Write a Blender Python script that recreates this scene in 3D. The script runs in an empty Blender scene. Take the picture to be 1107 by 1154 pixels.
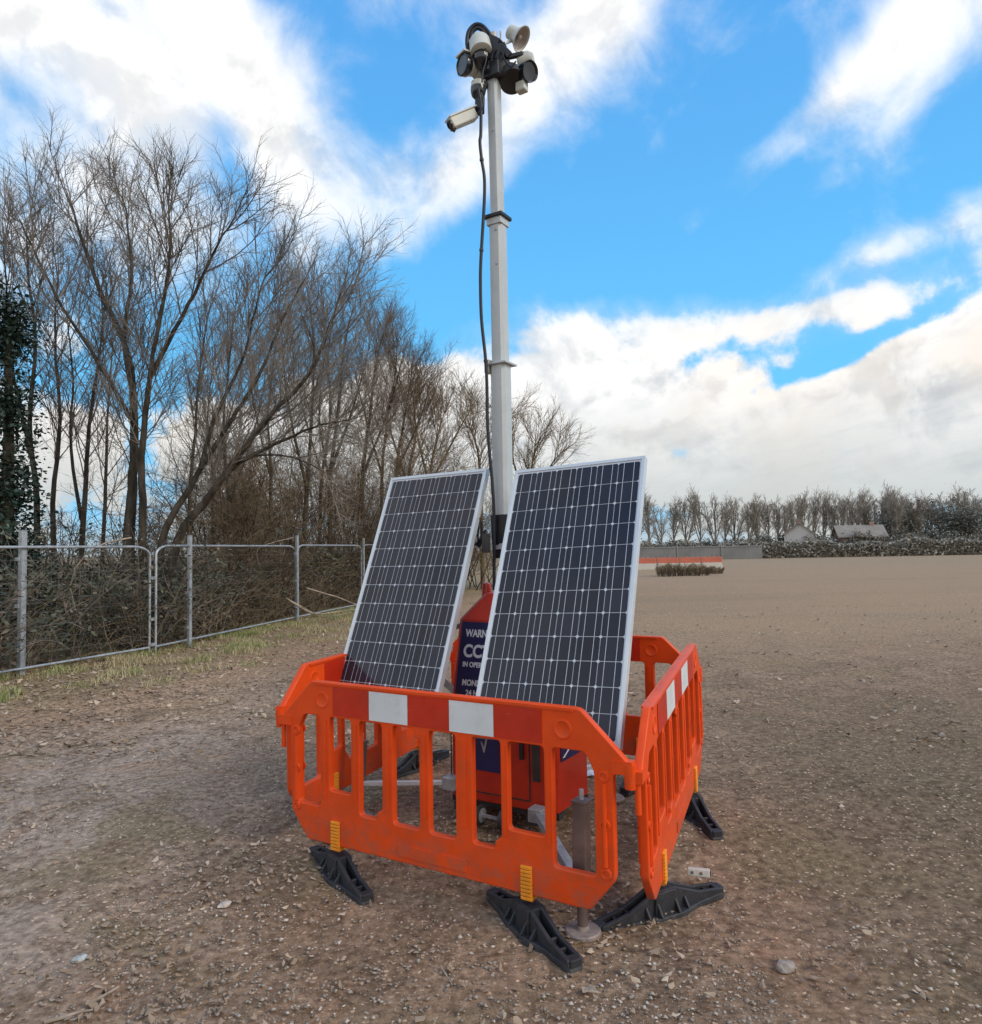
import bpy, math, random
import numpy as np
from mathutils import Vector, Matrix, noise as mnoise

random.seed(7)
RNG = np.random.default_rng(7)
SC = bpy.context.scene
COL = SC.collection
PI = math.pi
R = math.radians

# ------------------------------------------------------------------ camera calibration (from the photo)
F, PITCH, ROLL, CAMH = 822.84, .0508, .0172, 1.6872
CM = Matrix.Rotation(PITCH, 3, 'X') @ Matrix.Rotation(ROLL, 3, 'Y')
def ray(x, y): return CM @ Vector(((x - 553.5) / F, 1, -(y - 577) / F))
def at(x, y, Y):
    d = ray(x, y); return Vector((0, 0, CAMH)) + d * (Y / d.y)
def gnd(x, y, z=0.0):
    d = ray(x, y); return Vector((0, 0, CAMH)) + d * ((z - CAMH) / d.z)
def gxy(x, Y):            # ground point at depth Y under picture column x
    p = at(x, 700, Y); return Vector((p.x, Y, gz(p.x, Y)))

def sstep(a, b, x):
    t = min(1, max(0, (x - a) / (b - a))); return t * t * (3 - 2 * t)
def gz(x, y):
    return .06 * sstep(3.35, 4.9, y)

# ------------------------------------------------------------------ object helpers
def tag(o, label=None, cat=None, group=None, kind=None):
    if label: o['label'] = label
    if cat: o['category'] = cat
    if group: o['group'] = group
    if kind: o['kind'] = kind
    return o
def thing(name, label, cat, loc=(0, 0, 0), rotz=0, group=None):
    o = bpy.data.objects.new(name, None); COL.objects.link(o)
    o.location = loc; o.rotation_euler = (0, 0, rotz); o.empty_display_size = .1
    return tag(o, label, cat, group)
def copy_tree(o, parent=None):
    c = o.copy(); COL.objects.link(c)
    if parent: c.parent = parent
    for ch in [k for k in bpy.data.objects if k.parent == o]: copy_tree(ch, c)
    return c

class MB:
    def __init__(s): s.v = []; s.f = []; s.m = []; s.mats = []
    def slot(s, mat):
        if mat not in s.mats: s.mats.append(mat)
        return s.mats.index(mat)
    def add(s, vs, fs, mat=0):
        n = len(s.v); s.v.extend([tuple(v) for v in vs]); s.f.extend([tuple(i + n for i in f) for f in fs]); s.m.extend([mat] * len(fs))
    def box(s, c, size, rot=None, mat=0, taper=1.0):
        c = Vector(c); hx, hy, hz = [a / 2 for a in size]; vs = []
        for z, k in ((-hz, 1), (hz, taper)):
            for x, y in ((-hx, -hy), (hx, -hy), (hx, hy), (-hx, hy)):
                p = Vector((x * k, y * k, z)); vs.append((rot @ p if rot else p) + c)
        s.add(vs, [(3, 2, 1, 0), (4, 5, 6, 7), (0, 1, 5, 4), (1, 2, 6, 5), (2, 3, 7, 6), (3, 0, 4, 7)], mat)
    def beam(s, a, b, w, h=None, mat=0, up=(0, 0, 1)):
        a, b = Vector(a), Vector(b); d = b - a; L = d.length; d.normalize(); u = Vector(up)
        if abs(d.dot(u)) > .98: u = Vector((0, 1, 0))
        x = d.cross(u).normalized(); z = x.cross(d).normalized()
        s.box((a + b) / 2, (w, L, h or w), Matrix((x, d, z)).transposed(), mat)
    def tube(s, pts, rad, n=8, caps=True, mat=0):
        pts = [Vector(p) for p in pts]; rs = rad if isinstance(rad, (list, tuple)) else [rad] * len(pts)
        ref = None; vs = []; fs = []
        for i, p in enumerate(pts):
            d = (pts[min(i + 1, len(pts) - 1)] - pts[max(i - 1, 0)])
            if d.length < 1e-9: d = Vector((0, 0, 1))
            d.normalize()
            if ref is None: ref = Vector((0, 0, 1)) if abs(d.z) < .9 else Vector((1, 0, 0))
            x = (ref - d * ref.dot(d)).normalized(); ref = x; y = d.cross(x)
            for k in range(n):
                a = 2 * PI * k / n; vs.append(p + (x * math.cos(a) + y * math.sin(a)) * rs[i])
        for i in range(len(pts) - 1):
            for k in range(n):
                a, b = i * n + k, i * n + (k + 1) % n; fs.append((a, b, b + n, a + n))
        if caps: fs.append(tuple(range(n - 1, -1, -1))); fs.append(tuple(range(len(vs) - n, len(vs))))
        s.add(vs, fs, mat)
    def lathe(s, a, axis, prof, n=24, mat=0):       # prof: (distance along axis, radius)
        a = Vector(a); d = Vector(axis).normalized(); r0 = Vector((0, 0, 1)) if abs(d.z) < .9 else Vector((1, 0, 0))
        x = (r0 - d * r0.dot(d)).normalized(); y = d.cross(x); vs = []; fs = []
        for t, r in prof:
            for k in range(n):
                q = 2 * PI * k / n; vs.append(a + d * t + (x * math.cos(q) + y * math.sin(q)) * max(r, 1e-4))
        for i in range(len(prof) - 1):
            for k in range(n):
                p, q = i * n + k, i * n + (k + 1) % n; fs.append((p, q, q + n, p + n))
        fs.append(tuple(range(n - 1, -1, -1))); fs.append(tuple(range(len(vs) - n, len(vs))))
        s.add(vs, fs, mat)
    def build(s, name, mats, parent=None, smooth=None, bevel=0, seg=2):
        me = bpy.data.meshes.new(name); me.from_pydata(s.v, [], s.f)
        for m in (mats if isinstance(mats, (list, tuple)) else [mats]): me.materials.append(m)
        if any(s.m): me.polygons.foreach_set('material_index', s.m)
        if smooth is not None:
            me.polygons.foreach_set('use_smooth', [True] * len(me.polygons))
            me.set_sharp_from_angle(angle=R(smooth))
        me.update()
        o = bpy.data.objects.new(name, me); COL.objects.link(o)
        if parent: o.parent = parent
        if bevel:
            b = o.modifiers.new('bevel', 'BEVEL'); b.width = bevel; b.segments = seg; b.limit_method = 'ANGLE'; b.angle_limit = R(35)
        return o

def np_mesh(name, verts, faces, mat, parent=None, smooth=False):
    """verts (N,3), faces (M,k)"""
    me = bpy.data.meshes.new(name); k = faces.shape[1]
    me.vertices.add(len(verts)); me.vertices.foreach_set('co', verts.astype(np.float32).ravel())
    me.loops.add(faces.size); me.loops.foreach_set('vertex_index', faces.astype(np.int32).ravel())
    me.polygons.add(len(faces)); me.polygons.foreach_set('loop_start', np.arange(0, faces.size, k, dtype=np.int32))
    me.materials.append(mat)
    if smooth: me.polygons.foreach_set('use_smooth', np.ones(len(faces), dtype=bool))
    me.update(calc_edges=True); me.validate()
    o = bpy.data.objects.new(name, me); COL.objects.link(o)
    if parent: o.parent = parent
    return o

def round_poly(pts, r, n=4):
    out = []; N = len(pts)
    for i in range(N):
        p = Vector(pts[i]); a = Vector(pts[i - 1]) - p; b = Vector(pts[(i + 1) % N]) - p
        rr = min(r, a.length * .45, b.length * .45); A = p + a.normalized() * rr; B = p + b.normalized() * rr
        for k in range(n + 1):
            t = k / n; out.append(tuple((1 - t) ** 2 * A + 2 * t * (1 - t) * p + t * t * B))
    return out
def plate_mesh(name, loops, half, bev):
    """2D loops (first is outline, rest holes) filled and extruded; local x = u, z = v, y = thickness"""
    cu = bpy.data.curves.new(name, 'CURVE'); cu.dimensions = '2D'; cu.fill_mode = 'BOTH'
    cu.extrude = half - bev; cu.bevel_depth = bev; cu.bevel_resolution = 2; cu.offset = -bev
    for lp in loops:
        s = cu.splines.new('POLY'); s.points.add(len(lp) - 1); s.use_cyclic_u = True
        for p, q in zip(s.points, lp): p.co = (q[0], q[1], 0, 1)
    o = bpy.data.objects.new(name, cu); COL.objects.link(o)
    dg = bpy.context.evaluated_depsgraph_get(); me = bpy.data.meshes.new_from_object(o.evaluated_get(dg))
    bpy.data.objects.remove(o); bpy.data.curves.remove(cu)
    n = len(me.vertices); co = np.empty(n * 3, np.float32); me.vertices.foreach_get('co', co); co = co.reshape(-1, 3)
    V = np.stack([co[:, 0], -co[:, 2], co[:, 1]], 1)
    Fs = [tuple(p.vertices) for p in me.polygons]; bpy.data.meshes.remove(me)
    return V, Fs

# ------------------------------------------------------------------ node helpers
class E:
    """tiny expression wrapper round math nodes"""
    def __init__(s, nt, sock): s.nt = nt; s.s = sock
    def _op(s, op, *o):
        n = s.nt.nodes.new('ShaderNodeMath'); n.operation = op
        for i, q in enumerate((s,) + o):
            if isinstance(q, E): s.nt.links.new(q.s, n.inputs[i])
            else: n.inputs[i].default_value = q
        return E(s.nt, n.outputs[0])
    def __add__(s, o): return s._op('ADD', o)
    def __sub__(s, o): return s._op('SUBTRACT', o)
    def __mul__(s, o): return s._op('MULTIPLY', o)
    def __truediv__(s, o): return s._op('DIVIDE', o)
    def f(s, op, *o): return s._op(op, *o)
    def ramp(s, a, b):
        n = s.nt.nodes.new('ShaderNodeMapRange'); n.interpolation_type = 'SMOOTHSTEP'
        s.nt.links.new(s.s, n.inputs['Value']); n.inputs['From Min'].default_value = a; n.inputs['From Max'].default_value = b
        return E(s.nt, n.outputs['Result'])
def mixc(nt, fac, a, b, mode='MIX'):
    n = nt.nodes.new('ShaderNodeMix'); n.data_type = 'RGBA'; n.blend_type = mode
    for sock, q in ((n.inputs[0], fac), (n.inputs[6], a), (n.inputs[7], b)):
        if isinstance(q, E): nt.links.new(q.s, sock)
        elif hasattr(q, 'links'): nt.links.new(q, sock)
        elif isinstance(q, (int, float)): sock.default_value = q
        else: sock.default_value = (*q, 1)
    return n.outputs[2]
def noise(nt, vec, scale, detail=4, rough=.55, dist=0, dim='3D'):
    n = nt.nodes.new('ShaderNodeTexNoise'); n.noise_dimensions = dim
    n.inputs['Scale'].default_value = scale; n.inputs['Detail'].default_value = detail
    n.inputs['Roughness'].default_value = rough; n.inputs['Distortion'].default_value = dist
    if vec is not None: nt.links.new(vec, n.inputs['Vector'])
    return E(nt, n.outputs['Fac'])
def new_mat(name):
    m = bpy.data.materials.new(name); m.use_nodes = True; nt = m.node_tree
    return m, nt, nt.nodes['Principled BSDF']
def bump(nt, bs, h, strength, dist=.01):
    b = nt.nodes.new('ShaderNodeBump'); b.inputs['Strength'].default_value = strength; b.inputs['Distance'].default_value = dist
    nt.links.new(h.s, b.inputs['Height']); nt.links.new(b.outputs[0], bs.inputs['Normal'])
def pbr(name, col, rough=.5, metal=0, var=.2, scale=6, dirt=None, dirt_amt=.5, bmp=0, bscale=60, coat=0, island=0, spec=.5, trans=0, mud=0):
    m, nt, bs = new_mat(name)
    tc = nt.nodes.new('ShaderNodeTexCoord').outputs['Object']
    n1 = noise(nt, tc, scale, 6, .6)
    d = tuple(c * (1 - var) for c in col); l = tuple(min(1, c * (1 + var)) for c in col)
    c = mixc(nt, n1.ramp(.3, .7), d, l)
    if island:
        g = nt.nodes.new('ShaderNodeNewGeometry'); rv = E(nt, g.outputs['Random Per Island'])
        c = mixc(nt, rv.ramp(0, 1), c, tuple(q * (1 - island) for q in col)) if not isinstance(island, tuple) else mixc(nt, rv.ramp(.15, .95), c, island)
    if dirt:
        n2 = noise(nt, tc, scale * 2.7, 8, .7, .4); c = mixc(nt, n2.ramp(.48, .8) * dirt_amt, c, dirt)
    if mud:
        sz = nt.nodes.new('ShaderNodeSeparateXYZ'); nt.links.new(tc, sz.inputs[0]); z = E(nt, sz.outputs[2])
        nm = noise(nt, tc, 14, 9, .7); c = mixc(nt, z.ramp(.46, .13) * nm.ramp(.40, .64) * mud, c, (.17, .125, .09))
        mp = nt.nodes.new('ShaderNodeMapping'); mp.inputs['Scale'].default_value = (3, 3, 34); mp.inputs['Rotation'].default_value = (0, .5, 0); nt.links.new(tc, mp.inputs['Vector'])
        c = mixc(nt, noise(nt, mp.outputs[0], 1.6, 6, .7).ramp(.60, .72) * .30, c, tuple(min(1, q * .55 + .16) for q in col))
        c = mixc(nt, noise(nt, tc, 30, 6, .75).ramp(.64, .74) * .35, c, (.12, .05, .03))
    nt.links.new(c, bs.inputs['Base Color'])
    n3 = noise(nt, tc, scale * 4, 4)
    nt.links.new((n3 * .25 + (rough - .12)).s, bs.inputs['Roughness'])
    bs.inputs['Metallic'].default_value = metal; bs.inputs['Coat Weight'].default_value = coat
    bs.inputs['Specular IOR Level'].default_value = spec
    if bmp: bump(nt, bs, noise(nt, tc, bscale, 5), bmp)
    if trans:
        bs.inputs['Subsurface Weight'].default_value = trans; bs.inputs['Subsurface Radius'].default_value = (.01, .01, .004)
    return m

M = {}
M['orange'] = pbr('orange_plastic', (.78, .072, .006), .45, var=.10, scale=3, dirt=(.36, .08, .03), dirt_amt=.4, bmp=.05, bscale=90, spec=.3, mud=.5)
M['tape_red'] = pbr('red_sheeting', (.56, .024, .003), .38, var=.12, scale=5, dirt=(.3, .06, .03), dirt_amt=.3, mud=.4)
M['tape_white'] = pbr('white_sheeting', (.72, .74, .74), .35, var=.06, scale=5, dirt=(.4, .38, .33), dirt_amt=.45, mud=.3)
M['amber'] = pbr('amber_plastic', (.85, .30, .015), .5, var=.12, scale=9, dirt=(.3, .15, .05), dirt_amt=.3)
M['rubber'] = pbr('black_rubber', (.022, .022, .026), .6, var=.3, scale=8, dirt=(.12, .10, .08), dirt_amt=.45, bmp=.15, bscale=120)
M['alu'] = pbr('silver_frame', (.66, .68, .69), .38, .35, var=.06, scale=4)
M['galv'] = pbr('galvanised_steel', (.40, .415, .43), .48, .45, var=.22, scale=14, dirt=(.22, .2, .18), dirt_amt=.4)
M['wire'] = pbr('dull_wire', (.13, .13, .125), .6, .3, var=.25, scale=5)
M['mast'] = pbr('mast_grey_paint', (.52, .535, .525), .42, .15, var=.07, scale=3, dirt=(.25, .24, .21), dirt_amt=.25)
M['black'] = pbr('black_plastic', (.012, .012, .016), .45, var=.25, scale=8)
M['cable'] = pbr('black_cable', (.010, .012, .02), .5, var=.2, scale=8)
M['red'] = pbr('red_cabinet_paint', (.52, .028, .007), .38, var=.12, scale=4, dirt=(.16, .04, .025), dirt_amt=.35, coat=.2)
M['navy'] = pbr('navy_sign_vinyl', (.016, .016, .085), .4, var=.1, scale=6)
M['white'] = pbr('white_vinyl', (.75, .76, .78), .45, var=.04, scale=6)
M['cream'] = pbr('cream_plastic', (.56, .55, .48), .45, var=.08, scale=8, dirt=(.3, .28, .22), dirt_amt=.3)
M['lens'] = pbr('dark_lens', (.010, .011, .014), .15, var=.2, scale=8, coat=.6)
M['horn_in'] = pbr('horn_inside', (.40, .33, .29), .5, var=.15, scale=8)
M['jack'] = pbr('weathered_jack_paint', (.15, .105, .088), .55, .2, var=.25, scale=10, dirt=(.12, .09, .07), dirt_amt=.5)
M['pad'] = pbr('jack_pad_steel', (.27, .215, .185), .6, .2, var=.25, scale=14, dirt=(.13, .1, .08), dirt_amt=.6)
M['under'] = pbr('dark_chassis', (.035, .033, .032), .6, var=.3, scale=8)
M['backsheet'] = pbr('solar_backsheet', (.62, .64, .68), .22, var=.03, scale=3, coat=.3)
M['busbar'] = pbr('solar_busbar', (.60, .61, .65), .35, 0, var=.05, scale=8)
def cell_mat():
    m, nt, bs = new_mat('solar_cell')
    tc = nt.nodes.new('ShaderNodeTexCoord').outputs['Object']; g = nt.nodes.new('ShaderNodeNewGeometry')
    rv = E(nt, g.outputs['Random Per Island'])
    c = mixc(nt, rv, (.011, .011, .017), (.026, .026, .038)); n = noise(nt, tc, 2.2, 4)
    nt.links.new(mixc(nt, n.ramp(.35, .7), c, (.020, .021, .034)), bs.inputs['Base Color'])
    nt.links.new((noise(nt, tc, 5, 5).ramp(.35, .7) * .10 + .10).s, bs.inputs['Roughness']); bs.inputs['IOR'].default_value = 1.42
    return m
M['cell'] = cell_mat()

def bark(name, c1, c2, sc=6):
    m, nt, bs = new_mat(name); tc = nt.nodes.new('ShaderNodeTexCoord').outputs['Object']
    mp = nt.nodes.new('ShaderNodeMapping'); mp.inputs['Scale'].default_value = (1, 1, .35); nt.links.new(tc, mp.inputs['Vector'])
    n1 = noise(nt, mp.outputs[0], sc, 8, .65); nt.links.new(mixc(nt, n1.ramp(.32, .68), c1, c2), bs.inputs['Base Color'])
    bs.inputs['Roughness'].default_value = .9; bs.inputs['Specular IOR Level'].default_value = .15; bump(nt, bs, n1, .5, .02)
    return m
M['bark'] = bark('dark_bark', (.030, .024, .018), (.10, .08, .06))
M['twig'] = bark('twig_bark', (.11, .092, .076), (.26, .218, .178), 2)
M['twig_tan'] = bark('tan_twig_bark', (.11, .078, .045), (.25, .18, .11), 1.5)
M['twig_brown'] = bark('brown_twig_bark', (.085, .060, .038), (.20, .142, .088), 1.5)
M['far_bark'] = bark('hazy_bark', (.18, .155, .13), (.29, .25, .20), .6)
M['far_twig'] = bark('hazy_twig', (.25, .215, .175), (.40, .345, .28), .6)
M['stick'] = bark('pale_dead_wood', (.22, .17, .125), (.42, .34, .26), 12)

def leaf_mat(name, c1, c2, c3=None, rough=.5, trans=.3):
    m, nt, bs = new_mat(name); g = nt.nodes.new('ShaderNodeNewGeometry'); rv = E(nt, g.outputs['Random Per Island'])
    tc = nt.nodes.new('ShaderNodeTexCoord').outputs['Object']
    c = mixc(nt, rv.ramp(0, 1), c1, c2)
    if c3: c = mixc(nt, noise(nt, tc, 1.3, 4).ramp(.42, .58) * .85, c, c3)
    nt.links.new(c, bs.inputs['Base Color']); bs.inputs['Roughness'].default_value = rough
    bs.inputs['Specular IOR Level'].default_value = .3
    return m
M['ivy'] = leaf_mat('ivy_leaf', (.016, .032, .026), (.045, .075, .055))
M['bramble'] = leaf_mat('bramble_leaf', (.040, .052, .030), (.125, .14, .085), (.17, .12, .08))
M['litter'] = leaf_mat('dead_leaf', (.20, .135, .085), (.56, .43, .31), (.28, .19, .125), .75)
M['grass'] = leaf_mat('grass_blade', (.13, .18, .05), (.38, .37, .15), (.46, .37, .22), .7)
M['gravel'] = leaf_mat('gravel_stone', (.16, .13, .10), (.58, .50, .42), (.30, .245, .195), .85)

# ------------------------------------------------------------------ ground material
def ground_mat():
    m, nt, bs = new_mat('dirt_ground'); g = nt.nodes.new('ShaderNodeNewGeometry'); P = g.outputs['Position']
    sx = nt.nodes.new('ShaderNodeSeparateXYZ'); nt.links.new(P, sx.inputs[0]); X = E(nt, sx.outputs[0]); Y = E(nt, sx.outputs[1])
    big = noise(nt, P, .45, 5, .6, .5); mid = noise(nt, P, 2.3, 7, .65, .3); fine = noise(nt, P, 21, 8, .7); tiny = noise(nt, P, 90, 6, .7)
    # base compacted dirt
    c = mixc(nt, mid.ramp(.33, .68), (.085, .060, .042), (.190, .145, .110))
    # grey worn track to the left
    track = ((X + Y * .10 + big * 1.8) + 1.6).f('ABSOLUTE').ramp(1.9, .2) * Y.ramp(12, 7)
    c = mixc(nt, track * .8, c, (.245, .235, .235))
    # reddish and ochre stains
    c = mixc(nt, noise(nt, P, 1.1, 4, .6, .8).ramp(.53, .70) * .65, c, (.19, .115, .075))
    c = mixc(nt, noise(nt, P, .8, 5, .6, .6).ramp(.52, .62) * .7, c, (.080, .076, .034))
    # damp dark olive ground on the near right
    damp = (X - .55 + (big - .5) * 2.4 - Y * .08).ramp(0, 1.7) * Y.ramp(10, 4.5)
    c = mixc(nt, damp * .88, c, (.038, .034, .017))
    # pale beige field far right
    field = (Y - X * .35 + big * 3).ramp(7, 15) * (X + Y * .16).ramp(-.4, 2.2)
    c = mixc(nt, field * .88, c, (.250, .195, .135))
    streak = nt.nodes.new('ShaderNodeMapping'); streak.inputs['Scale'].default_value = (.07, .35, 1); nt.links.new(P, streak.inputs['Vector'])
    c = mixc(nt, field * noise(nt, streak.outputs[0], 1, 5, .6).ramp(.46, .66) * .6, c, (.165, .138, .098))
    # leaf litter strip and green under the fence
    lit = (X * -1 - Y * .02 + big * 1.6 - 2.6).ramp(0, 1.7) * Y.ramp(5.5, 8)
    c = mixc(nt, lit * .75, c, mixc(nt, fine.ramp(.35, .65), (.115, .080, .052), (.36, .26, .175)))
    grn = (X * -1 + (Y - 10) * .24 - 4.4 + mid * 1.2).ramp(0, 1.0) * Y.ramp(7.5, 9)
    c = mixc(nt, grn * .6, c, (.115, .118, .050))
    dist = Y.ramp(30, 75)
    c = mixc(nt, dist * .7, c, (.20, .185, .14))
    c = mixc(nt, noise(nt, P, 1.7, 6, .65, 1.2).ramp(.48, .62) * Y.ramp(16, 7) * .72, c, (.060, .043, .027))
    c = mixc(nt, noise(nt, P, 3.1, 6, .7, .8).ramp(.58, .72) * Y.ramp(12, 6) * .5 * X.ramp(1.4, .4), c, (.225, .175, .135))
    # grit
    c = mixc(nt, fine.ramp(.28, .75), mixc(nt, .72, c, (.036, .027, .020)), mixc(nt, .20, c, (.5, .43, .35)))
    vo = nt.nodes.new('ShaderNodeTexVoronoi'); vo.inputs['Scale'].default_value = 46
    wn = nt.nodes.new('ShaderNodeTexNoise'); wn.inputs['Scale'].default_value = 55; nt.links.new(P, wn.inputs['Vector'])
    wv = nt.nodes.new('ShaderNodeVectorMath'); wv.operation = 'MULTIPLY_ADD'; wv.inputs[1].default_value = (.03, .03, .03); nt.links.new(wn.outputs['Color'], wv.inputs[0]); nt.links.new(P, wv.inputs[2])
    nt.links.new(wv.outputs[0], vo.inputs['Vector'])
    vcol = nt.nodes.new('ShaderNodeSeparateColor'); nt.links.new(vo.outputs['Color'], vcol.inputs[0])
    speck = E(nt, vo.outputs['Distance']).ramp(.48, .30) * E(nt, vcol.outputs[0]).ramp(.60, .95)
    c = mixc(nt, speck * .75, c, mixc(nt, E(nt, vcol.outputs[1]), (.16, .13, .105), (.46, .40, .34)))
    c = mixc(nt, 1.0, c, (1.98, 1.60, 1.30), 'MULTIPLY')
    nt.links.new(c, bs.inputs['Base Color'])
    bs.inputs['Roughness'].default_value = .95; bs.inputs['Specular IOR Level'].default_value = .15
    bump(nt, bs, fine * .6 + tiny * .35 + mid * .8 + speck * .5, .55, .03)
    return m
M['ground'] = ground_mat()

# ------------------------------------------------------------------ ground sheet
def make_ground():
    def axis(fine0, fine1, step, far0, far1, gro=1.13):
        a = list(np.arange(fine0, fine1 + 1e-6, step)); s = step
        while a[-1] < far1: s *= gro; a.append(a[-1] + s)
        s = step; b = []
        x = fine0
        while x > far0: s *= gro; x -= s; b.append(x)
        return np.array(b[::-1] + a)
    xs = axis(-4.5, 4.5, .035, -900, 900); ys = axis(1.2, 8.5, .035, -200, 1500)
    Xg, Yg = np.meshgrid(xs, ys); nx, ny = len(xs), len(ys); Z = np.zeros_like(Xg)
    t = np.clip((Yg - 3.35) / 1.55, 0, 1); base = .06 * t * t * (3 - 2 * t)
    for j in range(ny):
        y = ys[j]
        for i in range(nx):
            x = xs[i]
            if abs(x) > 60 or y > 90 or y < -10: continue
            n = mnoise.noise((x * .7, y * .7, 1)) * .020 + mnoise.noise((x * 2.6, y * 2.6, 5)) * .010
            if abs(x) < 6 and y < 12: n += mnoise.noise((x * 8, y * 8, 9)) * .007 + mnoise.noise((x * 23, y * 23, 3)) * .0035
            Z[j, i] = n
    Z = base + Z - .006
    V = np.stack([Xg.ravel(), Yg.ravel(), Z.ravel()], 1)
    I = np.arange(nx * ny).reshape(ny, nx)
    Fq = np.stack([I[:-1, :-1].ravel(), I[:-1, 1:].ravel(), I[1:, 1:].ravel(), I[1:, :-1].ravel()], 1)
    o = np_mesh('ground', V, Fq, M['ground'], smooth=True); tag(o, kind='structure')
    o['label'] = 'brown compacted dirt and gravel ground'
make_ground()

# ------------------------------------------------------------------ scattered gravel, dead leaves, grass (stuff)
def gz_np(x, y):
    t = np.clip((y - 3.35) / 1.55, 0, 1); return .06 * t * t * (3 - 2 * t)
def rotmats(n, tilt):
    a = RNG.uniform(0, 2 * PI, n); t = RNG.normal(0, tilt, n); p = RNG.uniform(0, 2 * PI, n)
    ca, sa = np.cos(a), np.sin(a); Rz = np.zeros((n, 3, 3)); Rz[:, 0, 0] = ca; Rz[:, 0, 1] = -sa; Rz[:, 1, 0] = sa; Rz[:, 1, 1] = ca; Rz[:, 2, 2] = 1
    ax = np.stack([np.cos(p), np.sin(p), np.zeros(n)], 1); K = np.zeros((n, 3, 3))
    K[:, 0, 2] = ax[:, 1]; K[:, 1, 2] = -ax[:, 0]; K[:, 2, 0] = -ax[:, 1]; K[:, 2, 1] = ax[:, 0]
    Rt = np.eye(3)[None] + np.sin(t)[:, None, None] * K + (1 - np.cos(t))[:, None, None] * (K @ K)
    return Rt @ Rz
def scatter_xy(n, y0, y1, wide=.80, power=1.0):
    # more pieces close to the viewer's end of the lot, thinning with distance
    u = RNG.uniform(0, 1, n); y = y0 * (y1 / y0) ** (u ** power); x = RNG.uniform(-1, 1, n) * (y * wide + .3)
    return x, y
OCT = np.array([[1, 0, 0], [0, 1, 0], [-1, 0, 0], [0, -1, 0], [0, 0, 1], [0, 0, -1]], float)
OF = np.array([[0, 1, 4], [1, 2, 4], [2, 3, 4], [3, 0, 4], [1, 0, 5], [2, 1, 5], [3, 2, 5], [0, 3, 5]])
def stones(n, y0, y1, smin, smax, name, dens=None):
    x, y = scatter_xy(n, y0, y1)
    if dens is not None:
        k = dens(x, y) > RNG.uniform(0, 1, n); x, y = x[k], y[k]; n = len(x)
    s = smin * (smax / smin) ** (RNG.uniform(0, 1, n) ** 2.4)
    V = OCT[None] * RNG.uniform(.55, 1.25, (n, 6, 1)) + RNG.normal(0, .18, (n, 6, 3)); V[:, :, 2] *= .55
    V = np.einsum('nij,nkj->nki', rotmats(n, .3), V) * s[:, None, None]
    V += np.stack([x, y, gz_np(x, y) + s * .12], 1)[:, None, :]
    Fc = (OF[None] + 6 * np.arange(n)[:, None, None]).reshape(-1, 3)
    o = np_mesh(name, V.reshape(-1, 3), Fc, M['gravel']); tag(o, kind='stuff'); return o
def patch(x, y, s, o):
    return np.array([.5 + .5 * mnoise.noise((a * s, b * s, o)) for a, b in zip(x, y)])
tag(stones(140000, 2.2, 14, .0018, .013, 'gravel', lambda x, y: np.clip(patch(x, y, .9, 3) * 1.9 - .45, .10, 1) * np.where(x > .75 + y * .10, .13, 1) * np.where((y > 6) & (x > -1), .25, 1)),
    'small pale stones and grit scattered over the dirt', 'gravel')
def leaves_litter():
    n = 42000; x, y = scatter_xy(n, 2.2, 19, .85)
    fx = np.interp(y, [7.8, 10, 12.5, 13, 17.4, 22], [-7.4, -6.65, -5.7, -5.4, -4.7, -3.7])     # fence line
    near = np.exp(-np.clip(x - fx, 0, 9) / 1.8) * (x > fx - .6)
    d = np.clip(patch(x, y, 1.1, 8) * 1.5 - .55, .02, .55) * np.where(x > .8, .25, 1) + near * 1.3 * (y > 6)
    k = (d > RNG.uniform(0, 1, n)) & (x > fx - .8); x, y = x[k], y[k]; n = len(x)
    s = RNG.uniform(.010, .027, n) * np.where(y < 6, .8, 1.5)
    B = np.array([[-1, 0, .25], [-.3, .5, 0], [.55, .42, .05], [1.1, 0, .3], [.5, -.42, .0], [-.35, -.48, .08]])
    V = B[None] + RNG.normal(0, .17, (n, 6, 3)); V = np.einsum('nij,nkj->nki', rotmats(n, .35), V) * s[:, None, None]
    V += np.stack([x, y, gz_np(x, y) + .006 + s * .18], 1)[:, None, :]
    Fq = (np.array([[0, 1, 2, 3], [0, 3, 4, 5]])[None] + 6 * np.arange(n)[:, None, None]).reshape(-1, 4)
    o = np_mesh('fallen_leaves', V.reshape(-1, 3), Fq, M['litter']); tag(o, 'dry tan fallen leaves littering the dirt beside the fence', 'leaf litter', kind='stuff')
leaves_litter()
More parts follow.
